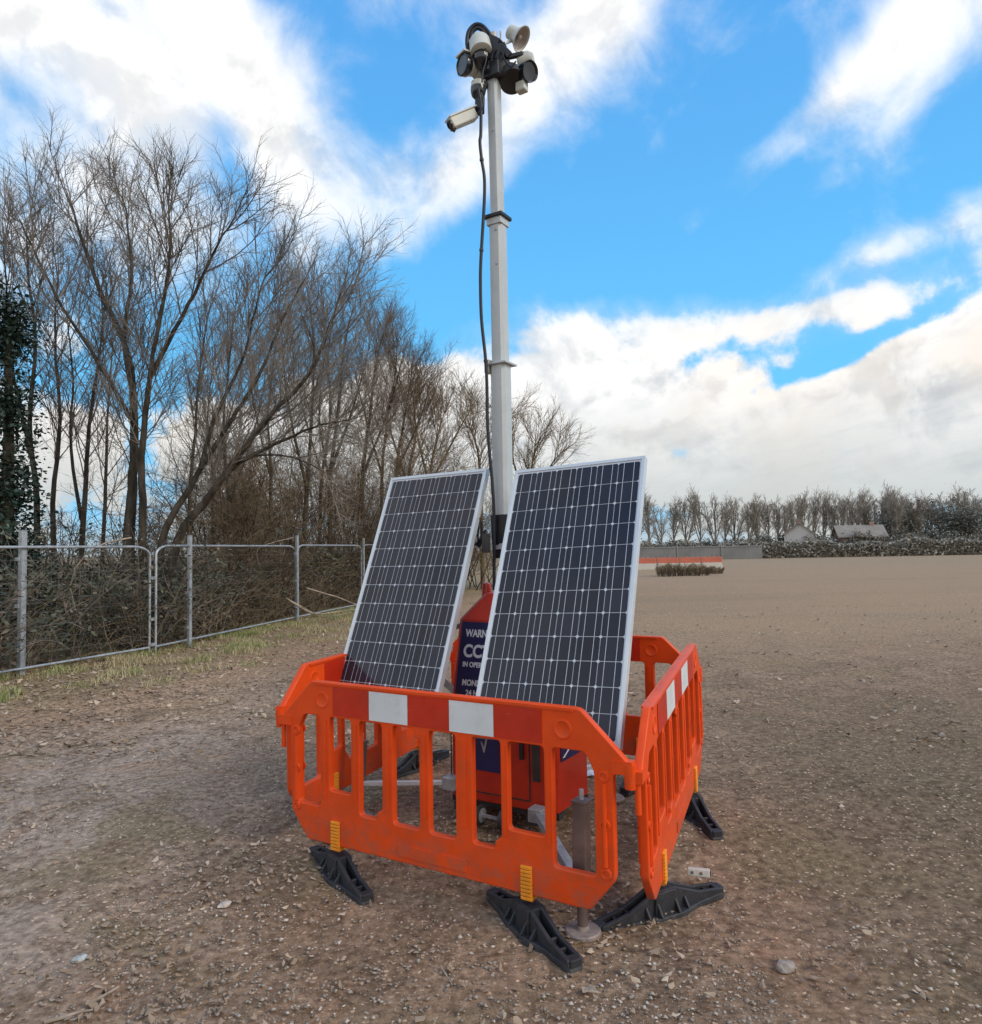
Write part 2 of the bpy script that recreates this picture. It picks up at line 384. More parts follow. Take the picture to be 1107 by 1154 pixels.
def grass():
    n = 80000; y = 7.6 + 15 * RNG.uniform(0, 1, n) ** 1.4
    fx = np.interp(y, [7.8, 10, 12.5, 13, 17.4, 22], [-7.4, -6.65, -5.7, -5.4, -4.7, -3.7])
    x = fx - .3 + 3.6 * RNG.uniform(0, 1, n) ** 1.6
    k = np.clip(patch(x, y, 1.3, 2) * 3.2 - 1.35 - np.clip(x - fx - .9, 0, 3) * .35, 0, 1) > RNG.uniform(0, 1, n); x, y = x[k], y[k]; n = len(x)
    h = RNG.uniform(.03, .12, n); a = RNG.uniform(0, 2 * PI, n); w = RNG.uniform(.003, .007, n); ln = RNG.uniform(.2, 1.1, n) * h
    b = RNG.uniform(0, 2 * PI, n); z = gz_np(x, y)
    p = np.stack([x, y, z], 1); q = np.stack([np.cos(a) * w, np.sin(a) * w, 0 * w], 1)
    mid = np.stack([np.cos(b) * ln * .35, np.sin(b) * ln * .35, h * .65], 1); tip = np.stack([np.cos(b) * ln, np.sin(b) * ln, h], 1)
    V = np.stack([p - q, p + q, p + mid + q * .7, p + tip, p + mid - q * .7], 1)
    Fc = (np.array([[0, 1, 2, 4], [4, 2, 3, 3]])[None])
    F3 = (np.array([[0, 1, 2], [0, 2, 4], [4, 2, 3]])[None] + 5 * np.arange(n)[:, None, None]).reshape(-1, 3)
    o = np_mesh('grass', V.reshape(-1, 3), F3, M['grass']); tag(o, 'patchy green and straw coloured grass along the foot of the fence', 'grass', kind='stuff')
grass()

# ------------------------------------------------------------------ single things lying about
def small_stick(name, pts, r, label, cat='stick', group=None, mat='stick'):
    mb = MB(); rs = [r * (1 - .55 * i / (len(pts) - 1)) for i in range(len(pts))]
    mb.tube(pts, rs, 7); o = mb.build(name, M[mat], smooth=60); return tag(o, label, cat, group)
def gpts(pxs, z): return [gnd(x, y, z + (0 if y > 850 else .05)) for x, y in pxs]
small_stick('stick', gpts([(-6, 886), (12, 884), (27, 881), (37, 877)], .015), .014, 'pale grey stick lying on the dirt at the left edge', group='sticks lying on the dirt')
small_stick('stick', gpts([(96, 1132), (110, 1126), (123, 1119), (134, 1112)], .012), .008, 'short pale stick, the upper one of two near the bottom left corner', group='sticks lying on the dirt')
small_stick('stick', gpts([(50, 1152), (70, 1147), (88, 1141), (105, 1138)], .012), .009, 'thin pale stick, the lower one of two near the bottom left corner', group='sticks lying on the dirt')
small_stick('stick', gpts([(497, 1089), (503, 1099), (510, 1110)], .008), .004, 'tiny straw coloured twig on the dirt below the left amber barrier foot', group='sticks lying on the dirt')
small_stick('stick', gpts([(98, 845), (118, 843), (140, 841)], .06), .006, 'thin pale twig lying among leaves in mid left ground', group='sticks lying on the dirt')
def stone(px, r, label, col, flat=.6):
    c = gnd(*px); m = pbr('stone_surface', col, .85, var=.25, scale=30, bmp=.3, bscale=50)
    import bmesh
    bm = bmesh.new(); bmesh.ops.create_icosphere(bm, subdivisions=3, radius=1); rr = random.random() * 50
    for v in bm.verts:
        k = 1 + .35 * mnoise.noise(v.co * 1.1 + Vector((rr, 0, 0))) + .1 * mnoise.noise(v.co * 3 + Vector((0, rr, 0)))
        v.co = Vector((v.co.x * k * r * 1.25, v.co.y * k * r, v.co.z * k * r * flat))
    me = bpy.data.meshes.new('stone'); bm.to_mesh(me); bm.free(); me.materials.append(m)
    o = bpy.data.objects.new('stone', me); COL.objects.link(o); o.location = (c.x, c.y, gz(c.x, c.y) + r * flat * .45); o.rotation_euler.z = rr
    tag(o, label, 'stone', 'larger stones on the dirt')
stone((886, 1092), .034, 'rounded tan stone on dark dirt at the lower right', (.30, .245, .20))
stone((253, 1021), .026, 'flat pale cream stone on the dirt left of the front barrier foot', (.50, .42, .34), .35)
stone((90, 1081), .026, 'flat bluish grey stone near the lower left corner', (.40, .41, .38), .35)
stone((580, 990), .020, 'small grey stone just behind the right front barrier foot', (.36, .33, .30), .5)
def scrap(px, size, label, z=0., name='paper_scrap', col='white'):
    c = gnd(px[0], px[1], z); mb = MB(); n = 7
    for j in range(n):
        for i in range(n):
            u, v = i / (n - 1) - .5, j / (n - 1) - .5
            mb.v.append((c.x + u * size * 1.4, c.y + v * size, z + .008 + .35 * size * abs(mnoise.noise((u * 3, v * 3, px[0]))) + .1 * size * abs(u)))
    for j in range(n - 1):
        for i in range(n - 1): a = j * n + i; mb.f.append((a, a + 1, a + n + 1, a + n)); mb.m.append(0)
    o = mb.build(name, M[col], smooth=60); return tag(o, label, 'litter')
scrap((661, 874), .10, 'crumpled white scrap of plastic on the ground behind the right outrigger', .055)
scrap((664, 1119), .038, 'small pale flattened scrap just beyond the tip of the front rubber foot', 0, 'paper_scrap', 'stick')
def battery():
    c = gnd(788, 994, .03); t = thing('plastic_block', 'small white plastic block with dark end lying on the black barrier foot', 'plastic block', (c.x, c.y, .058), R(-17))
    t.rotation_euler.x = R(-12)
    mb = MB(); mb.box((0, 0, .018), (.105, .052, .034)); mb.build('block_body', M['cream'], t, bevel=.004)
    for dx, dz in ((-.03, 0), (.012, 0)):
        mb = MB(); mb.box((dx, -.027, .018 + dz), (.012, .004, .012)); mb.build('terminal', M['jack'], t)
    mb = MB(); mb.box((.054, 0, .018), (.006, .04, .022)); mb.build('end_cap', M['black'], t)
battery()

# ------------------------------------------------------------------ plastic barriers
def seg_bodies():
    out = round_poly([(.22, 1), (1.78, 1), (2.0, .79), (2.005, .745), (1.925, .745), (1.925, .31), (1.81, .165), (.19, .165), (.075, .31),
                      (.075, .745), (-.005, .745), (0, .79)], .022)
    W = []
    def win(x0, x1, z0, z1, ch=None, r=.022):
        x0 -= .022; p = [(x0, z0), (x1, z0), (x1, z1), (x0, z1)]
        if ch == 'L': p = [(x0, z0 + .0), (x1, z0), (x1, z1), (x0 + .04, z1), (x0, z1 - .075)]
        if ch == 'R': p = [(x0, z0), (x1, z0), (x1, z1 - .075), (x1 - .04, z1), (x0, z1)]
        if ch == 'nr': p = [(x0, z0), (x1 - .035, z0), (x1 - .035, z0 + .035), (x1, z0 + .05), (x1, z1), (x0, z1)]
        if ch == 'nl': p = [(x0, z0), (x1, z0), (x1, z1 - .05), (x1 - .03, z1 - .04), (x1 - .03, z1), (x0, z1)]
        W.append(round_poly(p[::-1], r))
    win(.150, .285, .35, .82, 'L'); win(.373, .497, .44, .82); win(.575, .700, .345, .82, 'nr'); win(.790, .930, .34, .82, 'nl')
    win(1.010, 1.140, .335, .82); win(1.255, 1.385, .335, .82, 'nr'); win(1.445, 1.605, .43, .82); win(1.667, 1.840, .31, .82, 'R')
    return out, W
OUT, WINS = seg_bodies()
BV, BF = plate_mesh('barrier_shape', [OUT] + WINS, .019, .006)
def barrier(loc, ex, label, feet, group='orange barriers round the tower'):
    """loc/ex: world end points (the u=0 end and the far end)"""
    a, b = Vector(loc), Vector(ex); d = b - a; L = d.length; k = L / 2.0
    t = thing('safety_barrier', label, 'barrier', a, math.atan2(d.y, d.x), group)
    t.rotation_euler.y = -math.asin(d.z / L)
    mb = MB(); V = BV.copy(); V[:, 0] *= k; mb.add(V.tolist(), BF)
    for s in (-1, 1):                       # moulded relief on both faces
        y = s * .0215
        for u in (.115, 1.885):
            mb.tube([(u * k, y, .36), (u * k, y, .70)], .011, 8)
            for z in (.33, .53, .73): mb.lathe((u * k, y - s * .004, z), (0, s, 0), [(0, .026), (.008, .024), (.009, .015), (.004, .012)], 16)
        for u in (.30, 1.70): mb.lathe((u * k, y - s * .004, .905), (0, s, 0), [(0, .045), (.005, .043), (.006, .036), (.002, .030)], 20)
        mb.box((1.0 * k, y, .225), (.40 * k, .006, .055)); mb.box((1.0 * k, y, .992), (1.5 * k, .012, .012))
        for q, (x0, x1) in enumerate(((.285, .373), (.497, .575), (.70, .79), (.93, 1.01), (1.14, 1.255), (1.385, 1.445), (1.605, 1.667))):
            mb.box(((x0 + x1 - .022) / 2 * k, s * .0195, .60), (max(.016, (x1 - x0 - .022) * .34) * k, .008, .40))
    # linking hook and pin
    mb.tube([(-.002, 0, .76), (-.002, 0, .62)], .013, 10); mb.box((.03, 0, .775), (.10, .05, .05))
    mb.box((2.0 * k - .035, 0, .775), (.09, .046, .055))
    mb.lathe((2.0 * k - .005, 0, .69), (0, 0, 1), [(0, .024), (.06, .027), (.10, .027)], 14)
    mb.build('body', M['orange'], t, smooth=38)
    for s in (-1, 1):
        y = s * .0215
        for i in range(5):
            x0 = (.378 + i * .2444) * k; x1 = x0 + .2444 * k; mb = MB()
            mb.box(((x0 + x1) / 2, y, .905), (x1 - x0 - .002, .003, .145))
            mb.build('reflective_strip', M['tape_white' if i % 2 else 'tape_red'], t)
    for u, fa in zip((.394, 1.512), feet):
        mb = MB()
        for s in (-1, 1):
            for z in np.arange(.145, .285, .0165): mb.box((u * k, s * .026, z + .008), (.054, .014, .013))
        mb.box((u * k, 0, .215), (.050, .048, .15)); mb.build('foot_clip', M['amber'], t, bevel=.002)
        ft = foot_mb().build('foot', M['rubber'], t, bevel=.004); ft.location = (u * k, 0, 0); ft.rotation_euler.z = math.atan2(fa[1], fa[0]) - math.atan2(d.y, d.x) - PI / 2
    return t
def foot_mb():
    mb = MB()
    def slab(pts, z0, z1, k=1.0):
        n = len(pts); mb.add([(x, y, z0) for x, y in pts] + [(x * k, y * (.5 + .5 * k), z1) for x, y in pts],
                             [tuple(range(n - 1, -1, -1)), tuple(range(n, 2 * n))] + [(q, (q + 1) % n, (q + 1) % n + n, q + n) for q in range(n)])
    slab([(-.030, -.36), (.030, -.36), (.040, -.345), (.052, -.20), (.082, -.07), (.086, .07), (.052, .20), (.040, .345), (.030, .36), (-.030, .36), (-.040, .345), (-.052, .20), (-.086, .07), (-.082, -.07), (-.052, -.20), (-.040, -.345)], 0, .026, .93)
    prof = [(-.352, .020), (.352, .020), (.345, .046), (.20, .066), (.085, .112), (.062, .124), (-.062, .124), (-.085, .112), (-.20, .066), (-.345, .046)]
    for x0, x1 in ((-.036, -.018), (.018, .036)):          # twin upright webs with a hollow between them
        n = len(prof); mb.add([(x0, y, z) for y, z in prof] + [(x1, y, z) for y, z in prof], [tuple(range(n)), tuple(range(2 * n - 1, n - 1, -1))] + [((q + 1) % n, q, q + n, (q + 1) % n + n) for q in range(n)])
    mb.box((0, 0, .062), (.105, .135, .118), taper=.88)
    for s_ in (-1, 1):
        mb.box((0, s_ * .335, .032), (.052, .045, .030)); mb.box((0, s_ * .19, .036), (.034, .014, .045)); mb.box((0, s_ * .26, .032), (.034, .012, .035))
        for y in (-.05, .05, -.11, .11):
            mb.beam((s_ * .030, y, .085 if abs(y) < .1 else .066), (s_ * .074 if abs(y) < .1 else s_ * .064, y, .022), .012, .022)
    return mb
FBL, FBR = (-1.161, 4.08, .0), (.561, 3.063, 0)
barrier(FBL, FBR, 'orange slotted plastic barrier nearest the viewer with two white squares in view', [(.56, -.83), (.47, -.88)])
barrier((.600, 3.10, -.035), (1.40, 5.03, .07), 'orange plastic barrier on the right side of the tower seen almost end on', [(.90, .43), (.12, -.99)])
barrier((1.37, 4.99, .062), (-.40, 5.95, .062), 'orange plastic barrier at the back, partly hidden behind the solar panels', [(.5, .86), (.4, .9)])
barrier((-.43, 5.93, .062), (-1.19, 4.13, .03), 'orange plastic barrier on the left side, mostly seen through the front barrier slots', [(-.55, -.84), (-.25, .97)])

# ------------------------------------------------------------------ surveillance tower
YAW = -.555
TC = Vector((.150, 4.61, gz(.15, 4.61)))
tower = thing('surveillance_tower', 'red mobile cctv tower with tall grey mast and two tilted solar panels', 'cctv tower', TC, YAW)
TI = (Matrix.Translation(TC) @ Matrix.Rotation(YAW, 4, 'Z')).inverted()
def L(p): return TI @ Vector(p)                       # world point to tower space
CW, CD = .74, .46                                      # cabinet width and depth
def cabinet():
    mb = MB(); rings = []
    prof = [(.115, 1, 1), (.74, 1, 1), (1.20, .86, .86), (1.345, .52, .50), (1.36, .47, .45)]
    vs = []; fs = []
    for z, kx, ky in prof:
        hx, hy = CW / 2 * kx, CD / 2 * ky; c = .035
        vs += [(-hx + c, -hy, z), (hx - c, -hy, z), (hx, -hy + c, z), (hx, hy - c, z), (hx - c, hy, z), (-hx + c, hy, z), (-hx, hy - c, z), (-hx, -hy + c, z)]
    n = 8
    for i in range(len(prof) - 1):
        for q in range(n): a, b = i * n + q, i * n + (q + 1) % n; fs.append((a, b, b + n, a + n))
    fs.append(tuple(range(n - 1, -1, -1))); fs.append(tuple(range(len(vs) - n, len(vs)))); mb.add(vs, fs)
    cab = mb.build('cabinet', M['red'], tower, bevel=.008)
    # door seam, hinges, handle
    mb = MB(); y = -CD / 2 - .003
    for x in (-.352, .20): mb.box((x, y, .45), (.006, .006, .56))
    for z in (.17, .73): mb.box((-.076, y, z), (.546, .006, .006))
    mb.build('door_seam', M['under'], cab)
    mb = MB(); mb.box((.155, y - .012, .46), (.022, .024, .11)); mb.build('handle', M['black'], cab, bevel=.004)
    mb = MB(); mb.box((.245, y - .002, .50), (.045, .010, .42)); mb.build('dark_strip', M['under'], cab)  # dark upright strip on the front, right of the door
    # sign on the front: lower flat panel and upper sloped panel
    def face(x, z, off):
        if z <= .74: return Vector((x, -CD / 2 - off, z))
        t = (z - .74) / .46; hy = CD / 2 * (1 - .14 * t); return Vector((x * (1 - .14 * t), -hy - off, z))
    sx0, sx1 = -.315, -.0
    mb = MB(); zs = [.30, .74, 1.185]
    vs = []
    for z in zs: vs += [face(sx0, z, .006), face(sx1, z, .006)]
    mb.add(vs, [(0, 1, 3, 2), (2, 3, 5, 4)]); sign = mb.build('warning_sign', M['navy'], cab)
    def text(s, x, z, size, wide=1.0):
        cu = bpy.data.curves.new('t', 'FONT'); cu.body = s; cu.size = size; cu.align_x = 'CENTER'; cu.align_y = 'CENTER'; cu.offset = size * .035; cu.extrude = .0006
        o = bpy.data.objects.new('t', cu); COL.objects.link(o); dg = bpy.context.evaluated_depsgraph_get(); me = bpy.data.meshes.new_from_object(o.evaluated_get(dg))
        bpy.data.objects.remove(o); me.name = 'lettering'; me.materials.clear(); me.materials.append(M['white'])
        for v in me.vertices:
            p = face(x + v.co.x * wide, z + v.co.y, .008 + v.co.z); v.co = p
        o = bpy.data.objects.new('lettering', me); COL.objects.link(o); o.parent = sign; return o
    cx = (sx0 + sx1) / 2
    text('WARNING', cx + .022, 1.115, .062, .92); text('CCTV', cx + .014, 1.005, .105, 1.0); text('IN OPERATION', cx + .016, .925, .042, .95)
    text('MONITORED', cx + .02, .815, .050, .90); text('24 HOURS', cx + .02, .745 + .01, .046, .95)
    mb = MB(); mk = [(-.022, .47), (-.016, .475), (.00, .44), (.032, .56), (.042, .56), (.004, .41), (-.004, .41)]
    mb.add([face(cx + .05 + x, z, .009) for x, z in mk], [(6, 5, 2, 1, 0), (5, 4, 3, 2)]); mb.build('tick_mark', M['galv'], sign)
    # sign on the right side
    mb = MB(); x = CW / 2 + .006
    mb.add([(x, -.17, .40), (x, .17, .40), (x, .17, .70), (x, -.17, .70)], [(0, 1, 2, 3)]); s2 = mb.build('side_sign', M['navy'], cab)
    mb = MB(); mb.add([(x + .003, -.16, .42), (x + .003, -.13, .42), (x + .003, .15, .55), (x + .003, .15, .575)], [(0, 1, 2, 3)]); mb.build('white_stripe', M['white'], s2)
    # beacon stub on the roof
    mb = MB(); p = L(at(549, 690, 4.72)); mb.lathe((p.x, p.y, 1.30), (0, 0, 1), [(0, .032), (.10, .032), (.115, .026), (.12, 0)], 16); mb.build('roof_post', M['red'], cab, smooth=40)
    # chassis
    mb = MB()
    for s in (-1, 1): mb.box((s * .25, 0, .085), (.09, CD + .12, .05)); mb.box((0, s * .17, .095), (CW, .06, .035))
    ch = mb.build('chassis', M['under'], tower)
    for s, x in ((1, -.10), (1, .06)):
        mb = MB(); mb.lathe((x - .014, -CD / 2 - .07, .062), (1, 0, 0), [(0, .040), (.002, .058), (.026, .058), (.028, .040)], 20); w = mb.build('wheel', M['under'], ch, smooth=40)
        mb = MB(); mb.lathe((x - .018, -CD / 2 - .07, .062), (1, 0, 0), [(0, .030), (.006, .042), (.034, .042), (.036, .030)], 16); mb.build('rim', M['galv'], w, smooth=40)
    mb = MB(); mb.beam((-.14, -CD / 2 - .07, .062), (.10, -CD / 2 - .07, .062), .016); mb.build('axle', M['galv'], ch)
cabinet()

def outrigger(root, foot, top_h, mat_arm, arm_z, pad=True, rad=.032):
    """arm from the chassis out to a vertical jack leg; world points"""
    a, b = L(root), L(foot); mb = MB(); mb.beam((a.x, a.y, arm_z), (b.x, b.y, arm_z), .045 if rad > .031 else .026)
    arm = mb.build('outrigger_arm', M[mat_arm], tower, bevel=.003)
    z0 = b.z
    mb = MB(); mb.beam((b.x, b.y, z0 + .20), (b.x - .006, b.y + .03, top_h), rad * 2); jk = mb.build('jack_leg', M['jack'], arm, bevel=.006)
    mb = MB(); mb.tube([(b.x, b.y, z0 + .012), (b.x, b.y, z0 + .30)], rad * .72, 16); mb.build('jack_leg', M['jack'], arm, smooth=50)
    mb = MB(); mb.tube([(b.x - .006, b.y + .03, top_h), (b.x - .008, b.y + .035, top_h + .055)], .011, 10); mb.build('jack_screw', M['galv'], arm); mb = MB(); mb.box((b.x - .006, b.y + .03, top_h + .005), (rad * 2.3, rad * 2.3, .012)); mb.build('jack_cap', M['jack'], arm, bevel=.002)
    mb = MB(); mb.lathe((b.x, b.y, z0 + .002), (0, 0, 1), [(0, .080), (.012, .080), (.018, .074), (.020, .03), (.035, .026)], 28); mb.build('jack_pad', M['pad'], arm, smooth=40)
    mb = MB(); mb.box((a.x, a.y, arm_z), (.085, .085, .075)); mb.build('arm_socket', M['galv'], arm, bevel=.004)
pf = gnd(657, 1052)
outrigger((.235, 4.20, 0), (pf.x, pf.y, 0), .50, 'galv', .135)
outrigger((-.27, 4.55, 0), tuple(gxy(404, 4.56)), .45, 'alu', .21, rad=.026)
outrigger((.49, 4.60, 0), tuple(gxy(685, 4.80)), .45, 'alu', .25, rad=.026)
outrigger((.05, 4.95, 0), tuple(gxy(545, 5.45)), .45, 'alu', .21, rad=.03)

# mast -------------------------------------------------------------------------
def mast():
    zt = lambda x, y: L(at(x, y, 4.62))
    def sect(p0, p1, w, name, mat='mast'):
        mb = MB(); a, b = zt(*p0), zt(*p1); c = w * .18
        vs = []
        for p in (a, b):
            h = w / 2
            for x, y in ((-h + c, -h), (h - c, -h), (h, -h + c), (h, h - c), (h - c, h), (-h + c, h), (-h, h - c), (-h, -h + c)): vs.append((p.x + x, p.y + y, p.z))
        fs = [(i, (i + 1) % 8, (i + 1) % 8 + 8, i + 8) for i in range(8)] + [tuple(range(7, -1, -1)), tuple(range(8, 16))]
        mb.add(vs, fs); return mb.build(name, M[mat], tower)
    sect((567.5, 585), (564.5, 410), .108, 'mast_section'); sect((564.5, 414), (561, 243), .093, 'mast_section'); sect((561, 247), (556.5, 86), .076, 'mast_section')
    low = L(at(569, 600, 4.62)); mb = MB(); mb.tube([(low.x, low.y, 1.30), (low.x, low.y, low.z)], .030, 12); mb.box((low.x, low.y, 1.38), (.10, .10, .05)); mb.build('mast_foot', M['galv'], tower)
    def collar(px, w, h, name, mat):
        p = zt(*px); mb = MB(); mb.box(p, (w, w, h)); return mb.build(name, M[mat], tower, bevel=.003), p
    c1, p = collar((561, 246), .135, .022, 'mast_collar', 'black')
    mb = MB(); mb.box((p.x, p.y, p.z - .03), (.108, .108, .05)); mb.build('collar_sleeve', M['mast'], c1, bevel=.003)
    c2, p = collar((565, 411), .150, .014, 'mast_collar', 'mast')
    mb = MB(); mb.box((p.x - .075, p.y - .03, p.z - .01), (.035, .06, .085)); mb.build('cable_clamp', M['cream'], c2, bevel=.004)
    p = zt(568, 597); mb = MB(); mb.box(p, (.115, .115, .19), taper=1.06); mb.box((p.x, p.y, p.z - .13), (.09, .09, .10)); mb.build('mast_boot', M['black'], tower, bevel=.006)
    # cable down the mast
    path = [(538, 100), (541, 118), (541, 150), (540, 160), (542, 180), (545, 200), (545, 225), (543, 260), (541, 295), (540.6, 320), (541.8, 360), (546.6, 407), (548, 440), (548.6, 479), (551, 512), (553.8, 543), (555.7, 575), (556, 620), (556, 665)]
    pts = [L(at(x + 1, y, 4.56)) for x, y in path]; fine = []
    for i in range(len(pts) - 1):
        p0, p1, p2, p3 = pts[max(i - 1, 0)], pts[i], pts[i + 1], pts[min(i + 2, len(pts) - 1)]
        for k in range(5):
            t = k / 5; fine.append(.5 * ((2 * p1) + (p2 - p0) * t + (2 * p0 - 5 * p1 + 4 * p2 - p3) * t * t + (3 * p1 - p0 - 3 * p2 + p3) * t ** 3))
    fine.append(pts[-1]); mb = MB(); mb.tube(fine, .0105, 8); mb.build('mast_cable', M['cable'], tower, smooth=60)
    for q in (20, 38, 55):
        mb = MB(); mb.lathe(fine[q] - Vector((0, 0, .008)), (0, 0, 1), [(0, .014), (.016, .014)], 8); mb.build('cable_tie', M['under'], tower)
    for (x, y) in ((567, 455), (566.5, 430), (562.5, 300), (561.5, 262), (558, 150)):
        c = zt(x, y); mb = MB(); w = .055 if y > 400 else (.048 if y > 245 else .039)
        mb.lathe((c.x + .01, c.y - w + .002, c.z), (0, -1, 0), [(0, .008), (.005, .008), (.006, .004)], 8); mb.build('bolt', M['galv'], tower)
    # tangle of cable at the boot
    mb = MB()
    for q in range(4):
        c = [(549 - q, 575 + 3 * q), (543 + 2 * q, 590), (540 + q * 3, 604), (546, 614 + q), (553, 606 - 3 * q)]
        pp = [Vector(zt(*k)) + Vector((-.03 + .01 * q, -.06, 0)) for k in c]; mb.tube(pp, .007, 6)
    mb.build('cable_loop', M['cable'], tower, smooth=60)
mast()

# solar panels -----------------------------------------------------------------
def solar(p, label):
    x, y, z, yaw, tilt, r = p; W, H, T = .808, 1.58, .040
    Mw = Matrix.Translation((x, y, z)) @ (Matrix.Rotation(yaw, 4, 'Z') @ Matrix.Rotation(tilt, 4, 'X') @ Matrix.Rotation(r, 4, 'Y')) @ Matrix.Translation((-W / 2, 0, 0))
    fr = MB(); w = .020          # frame rails, local x across, z up the slope, y = thickness backwards
    fr.box((W / 2, T / 2, w / 2), (W, T, w)); fr.box((W / 2, T / 2, H - w / 2), (W, T, w))
    fr.box((w / 2, T / 2, H / 2), (w, T, H - 2 * w)); fr.box((W - w / 2, T / 2, H / 2), (w, T, H - 2 * w))
    o = fr.build('solar_panel', M['alu'], tower, bevel=.0015); o.matrix_local = TI @ Mw; o['label'] = label
    mb = MB(); y0 = .006; mx, mz = .026, .030
    mb.add([(w, y0, w), (W - w, y0, w), (W - w, y0, H - w), (w, y0, H - w)], [(0, 1, 2, 3)], 0)
    cw = (W - 2 * mx) / 6; chh = (H - 2 * mz) / 12; g = .0018; ch = .0078
    for i in range(6):
        for j in range(12):
            a, b = mx + i * cw + g, mx + (i + 1) * cw - g; c, d = mz + j * chh + g, mz + (j + 1) * chh - g; yy = y0 - .0015
            mb.add([(a + ch, yy, c), (b - ch, yy, c), (b, yy, c + ch), (b, yy, d - ch), (b - ch, yy, d), (a + ch, yy, d), (a, yy, d - ch), (a, yy, c + ch)], [tuple(range(8))], 1)
        for q in (.27, .73):
            xc = mx + (i + q) * cw; yy = y0 - .0026
            mb.add([(xc - .0014, yy, mz), (xc + .0014, yy, mz), (xc + .0014, yy, H - mz), (xc - .0014, yy, H - mz)], [(0, 1, 2, 3)], 2)
    mb.build('cell_sheet', [M['backsheet'], M['cell'], M['busbar']], o)
    mb = MB(); mb.add([(w, T - .008, w), (W - w, T - .008, w), (W - w, T - .008, H - w), (w, T - .008, H - w)], [(3, 2, 1, 0)]); mb.build('back_sheet', M['white'], o)
    mb = MB(); mb.box((W / 2, T + .006, H - .22), (.14, .03, .11)); mb.build('junction_box', M['black'], o, bevel=.003)
    for zz in (.42, 1.12):
        mb = MB(); mb.box((W / 2, T + .021, zz), (W * .94, .040, .040)); mb.build('support_rail', M['galv'], o)
    # struts back to the mast and cabinet
    A = TI @ (Mw @ Vector((W / 2, T + .04, 1.12))); B = TI @ (Mw @ Vector((W / 2, T + .04, .42)))
    return A, B
A1, B1 = solar((.2175, 3.5816, .7505, -.5258, -.4462, -.0402), 'nearer, right hand dark solar panel, full height in view')
A2, B2 = solar((-.6835, 4.3548, .7446, -.5877, -.3967, -.0101), 'left hand dark solar panel, set further back beside the mast')
def supports():
    m = L(at(560, 616, 4.62))
    mb = MB()
    for A in (A1, A2): mb.beam((m.x, m.y, m.z), A, .035)
    mb.build('panel_crossbar', M['alu'], tower)
    for B, sx in ((B1, .3), (B2, -.3)):
        mb = MB(); mb.beam((sx, -CD / 2 + .06, .70), B, .04); mb.beam((sx, 0, 1.18), B, .03); mb.build('panel_strut', M['galv'], tower)
    mb = MB(); q = L(at(545, 612, 4.5)); mb.box((q.x, q.y + .03, q.z), (.03, .05, .12)); mb.build('bracket', M['under'], tower)
supports()

